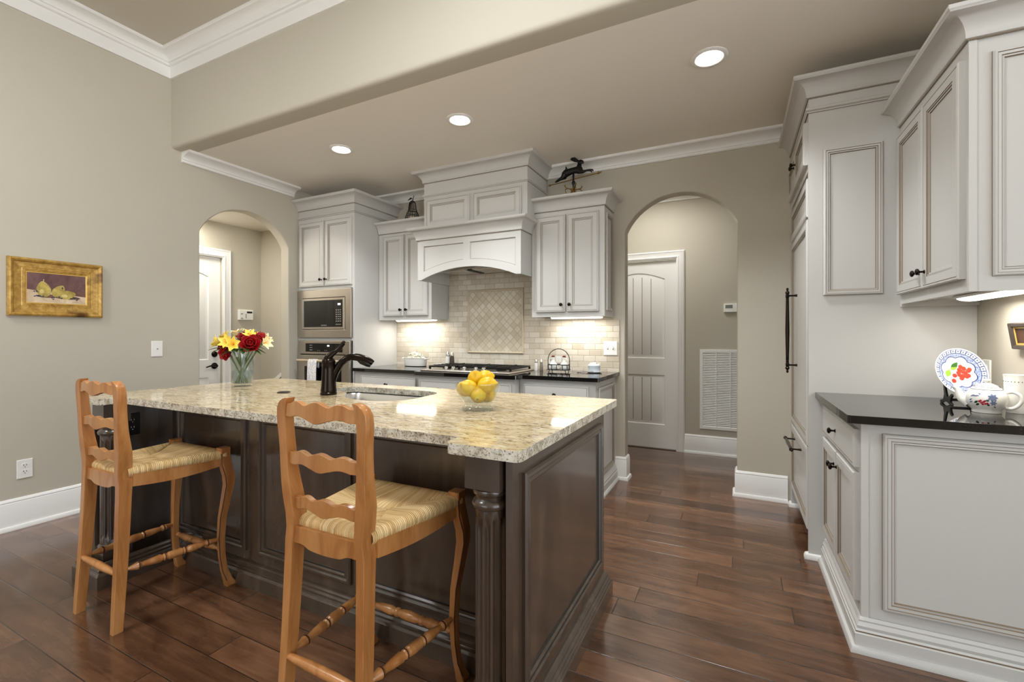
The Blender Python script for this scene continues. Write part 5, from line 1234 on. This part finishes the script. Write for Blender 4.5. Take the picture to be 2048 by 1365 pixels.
# ---------------------------------------------------------------- rush-seated counter stools
ST_LEG_X = .152
def make_stool(label, loc):
    t = thing('counter_stool', label, 'stool', loc, group='rush-seated counter stools at the island')
    HM = [M_honey, M_honey_dark]
    for s in (-1, 1):
        b = MB()
        b.stations([(s*0.1624, -0.0100, 0.000, 0.0252, 0.036), (s*0.1598, -0.0040, 0.100, 0.0274, 0.039), (s*0.1533, 0.0100, 0.320, 0.0303, 0.043), (s*0.1475, 0.0200, 0.550, 0.0311, 0.048), (s*0.1465, 0.0220, 0.600, 0.0311, 0.050), (s*0.1396, 0.0220, 0.640, 0.0318, 0.052), (s*0.1421, 0.0220, 0.680, 0.0348, 0.052), (s*0.1466, 0.0199, 0.710, 0.0377, 0.051), (s*0.1509, 0.0175, 0.740, 0.0392, 0.049), (s*0.1535, 0.0141, 0.770, 0.0370, 0.046), (s*0.1550, 0.0107, 0.800, 0.0340, 0.043), (s*0.1567, 0.0083, 0.830, 0.0326, 0.040), (s*0.1586, 0.0056, 0.880, 0.0318, 0.037), (s*0.1609, 0.0031, 0.920, 0.0333, 0.035), (s*0.1634, 0.0017, 0.950, 0.0363, 0.034), (s*0.1639, 0.0003, 0.980, 0.0392, 0.033), (s*0.1619, -0.0010, 1.005, 0.0392, 0.032), (s*0.1548, -0.0030, 1.022, 0.0333, 0.031), (s*0.1449, -0.0040, 1.032, 0.0222, 0.030), (s*0.1366, -0.0040, 1.036, 0.0089, 0.029)], ch=.12)
        obj('back_post', b, M_honey, t, local=True, smooth=40)
        f = MB(); f.stations([(s*0.213, 0.424, 0.000, 0.030, 0.040), (s*0.214, 0.423, 0.012, 0.034, 0.044), (s*0.211, 0.414, 0.035, 0.028, 0.034), (s*0.205, 0.402, 0.080, 0.023, 0.027), (s*0.200, 0.394, 0.150, 0.022, 0.026), (s*0.198, 0.391, 0.240, 0.024, 0.028), (s*0.202, 0.395, 0.340, 0.026, 0.031), (s*0.213, 0.406, 0.430, 0.030, 0.036), (s*0.221, 0.415, 0.500, 0.035, 0.041), (s*0.221, 0.414, 0.540, 0.038, 0.044), (s*0.214, 0.405, 0.590, 0.040, 0.045), (s*0.207, 0.399, 0.630, 0.042, 0.046), (s*0.205, 0.398, 0.645, 0.044, 0.046), (s*0.205, 0.398, 0.680, 0.044, 0.046)], ch=.14)
        fl = obj('front_leg', f, M_honey, t, local=True, smooth=40)
        obj('worn_groove', MB().tube([(s*(x+.0), y-q, z) for x, y, z, q in ((.226, .375, .655, 0), (.228, .379, .60, 0), (.238, .390, .54, 0), (.237, .394, .50, 0), (.227, .388, .43, 0), (.214, .379, .34, 0), (.209, .376, .24, 0), (.210, .380, .15, 0), (.216, .388, .08, 0), (.227, .402, .03, 0))], .0022, 6), M_honey_dark, fl, local=True)
        # side rail with a gently curved lower edge
        r = MB(); L = []
        for k in range(13):
            q = k/12; x = .158+(.206-.158)*q; y = .045+(.378-.045)*q; zb = .588-.012*sin(pi*q)+.006*q
            L.append([(s*(x+.010), y, zb), (s*(x+.010), y, .640), (s*(x-.010), y, .640), (s*(x-.010), y, zb)])
        obj('side_rail', r.loft(L), M_honey, t, local=True, smooth=0)
        # turned side stretcher
        p0, p1 = Vector((s*.153, .026, .242)), Vector((s*.196, .376, .236)); m = MB()
        tp_ = [(0, .006), (.03, .008), (.10, .0155), (.115, .0165), (.125, .011), (.135, .0155), (.145, .0125), (.16, .010), (.25, .0145), (.34, .017), (.37, .0115), (.385, .016), (.40, .016), (.415, .012), (.43, .0165), (.50, .0185), (.505, .0175), (.57, .0165), (.585, .012), (.60, .016), (.615, .016), (.63, .0115), (.66, .0165), (.75, .0145), (.84, .010), (.865, .015), (.88, .0105), (.90, .014), (1, .008)]
        m.tube([p0.lerp(p1, a) for a, _ in tp_], [q for _, q in tp_], 16); so_ = obj('side_stretcher', m, M_honey, t, local=True)
        for a in (.125, .39, .608, .872):
            c = p0.lerp(p1, a); d = (p1-p0).normalized()*.0022; obj('turned_ring', MB().tube([c-d, c+d], [.0168, .0168], 16), M_honey_dark, so_, local=True)
    # rear rung, turned front stretcher
    obj('rear_rung', MB().tube([Vector((-.150, -.004, .243)).lerp(Vector((.150, -.004, .236)), a) for a in (0, .08, .3, .5, .7, .92, 1)], [.008, .011, .0145, .0155, .0145, .011, .008], 14), M_honey, t, local=True)
    tf = [(0, .008), (.04, .012), (.06, .009), (.15, .014), (.27, .0175), (.32, .012), (.34, .0165), (.36, .0165), (.38, .012), (.42, .0165), (.5, .018), (.58, .0165), (.62, .012), (.64, .0165), (.66, .0165), (.68, .012), (.73, .0175), (.85, .014), (.94, .009), (.96, .012), (1, .008)]
    obj('front_stretcher', MB().tube([Vector((-.188, .395, .182)).lerp(Vector((.188, .395, .182)), a) for a, _ in tf], [q for _, q in tf], 16), M_honey, t, local=True)
    # front rail, scalloped back apron
    obj('front_rail', MB().box(-.186, .186, .388, .408, .590, .640), M_honey, t, local=True, smooth=0)
    def scallop(q, edge):
        """ogee edge of a ladder slat, q from 0 to 1"""
        c = abs(q-.5)*2
        if edge == 'top': return (.011*(cos(pi*min(1, c/.36))*.5+.5)) + .009*(sin(pi*min(1, max(0, (c-.36)/.46))) if c > .36 else 0)
        return -.009*(cos(pi*min(1, c/.34))*.5+.5) + .006*(sin(pi*min(1, max(0, (c-.30)/.50))) if c > .30 else 0)
    def slat(name, z0, z1, xw, y, bow, k=1.0):
        L = []
        for i in range(41):
            q = i/40; x = -xw+2*xw*q; yy = y-bow*sin(pi*q); zt = z1+scallop(q, 'top')*k; zb = z0+scallop(q, 'bot')*k
            L.append([(x, yy-.009, zb), (x, yy+.009, zb), (x, yy+.009, zt), (x, yy-.009, zt)])
        return obj(name, MB().loft(L), M_honey, t, local=True, smooth=40, bevel=.002)
    slat('crest_rail', .979, 1.020, .148, -.004, .016, 1.15); slat('slat', .833, .870, .142, .006, .014); slat('slat', .696, .731, .132, .016, .010)
    L = []
    for i in range(31):
        q = i/30; c = abs(q-.5)*2; zb = .594-.018*(1-c**2)+.006*sin(pi*min(1, max(0, (c-.5)/.4)))
        L.append([(-.134+.268*q, .004, zb), (-.134+.268*q, .024, zb), (-.134+.268*q, .024, .640), (-.134+.268*q, .004, .640)])
    obj('back_apron', MB().loft(L), M_honey, t, local=True, smooth=40)
    # rush seat: four woven fields meeting along the seams, rolled over the rails
    sm = MB(); sm.UV = []
    a, b_, c, d = (-.152, .032), (.152, .032), (.216, .402), (-.216, .402); cen = Vector((0, .215)); ri = .024; zt = .652
    cl, cr = Vector((-.055, .21)), Vector((.055, .21))
    for (p, q, i0, i1) in ((a, b_, cl, cr), (b_, c, cr, cr), (c, d, cr, cl), (d, a, cl, cl)):
        p, q = Vector(p), Vector(q); el = (q-p).length; out = Vector(((q-p).y, -(q-p).x)).normalized(); NS, NT = 72, 12
        G_ = []
        for i in range(NS+1):
            s = i/NS; e = p.lerp(q, s)
            if s < .44: inn = p.lerp(i0, s/.44)
            elif s > .56: inn = q.lerp(i1, (1-s)/.44)
            else: inn = i0.lerp(i1, (s-.44)/.12)
            col = []; scal = .0016*abs(sin(pi*s*el/.0052*.5)); dist = 0
            for k in range(6):                         # roll over the rail
                w_ = -pi/2*.9+(pi/2+pi/2*.9)*k/5
                pp = e+out*((ri+scal)*cos(w_)-.010); col.append((pp.x, pp.y, zt+ri*sin(w_)*(.95)-.006, s*el, .012*k))
            st_ = e-out*.010; L_ = (inn-st_).length
            for k in range(1, NT+1):
                f_ = k/NT; pp = st_.lerp(inn, f_); dip = .010*sin(pi*f_*.5)*min(1, L_/.1)+.006*max(0, f_-.85)/.15
                col.append((pp.x, pp.y, zt+ri*.95-.006-dip, s*el, .06+f_*L_))
            G_.append(col)
        base_ = len(sm.V); n_ = len(G_[0])
        for col in G_:
            for x, y, z, u_, v__ in col: sm.V.append((x, y, z)); sm.UV.append((u_+el*3.7, v__))
        for i in range(NS):
            for k in range(n_-1): sm.F.append((base_+i*n_+k, base_+(i+1)*n_+k, base_+(i+1)*n_+k+1, base_+i*n_+k+1)); sm.M.append(0)
    obj('rush_seat', sm, M_rush, t, local=True, smooth=60)
    return t
s1 = make_stool('rush-seated wooden counter stool nearest the left wall', (-2.451, .964, 0))
s2 = copy_tree(s1); s2.location = (-1.087, .948, 0); s2['label'] = 'rush-seated wooden counter stool in front of the sink, nearer the fluted post'
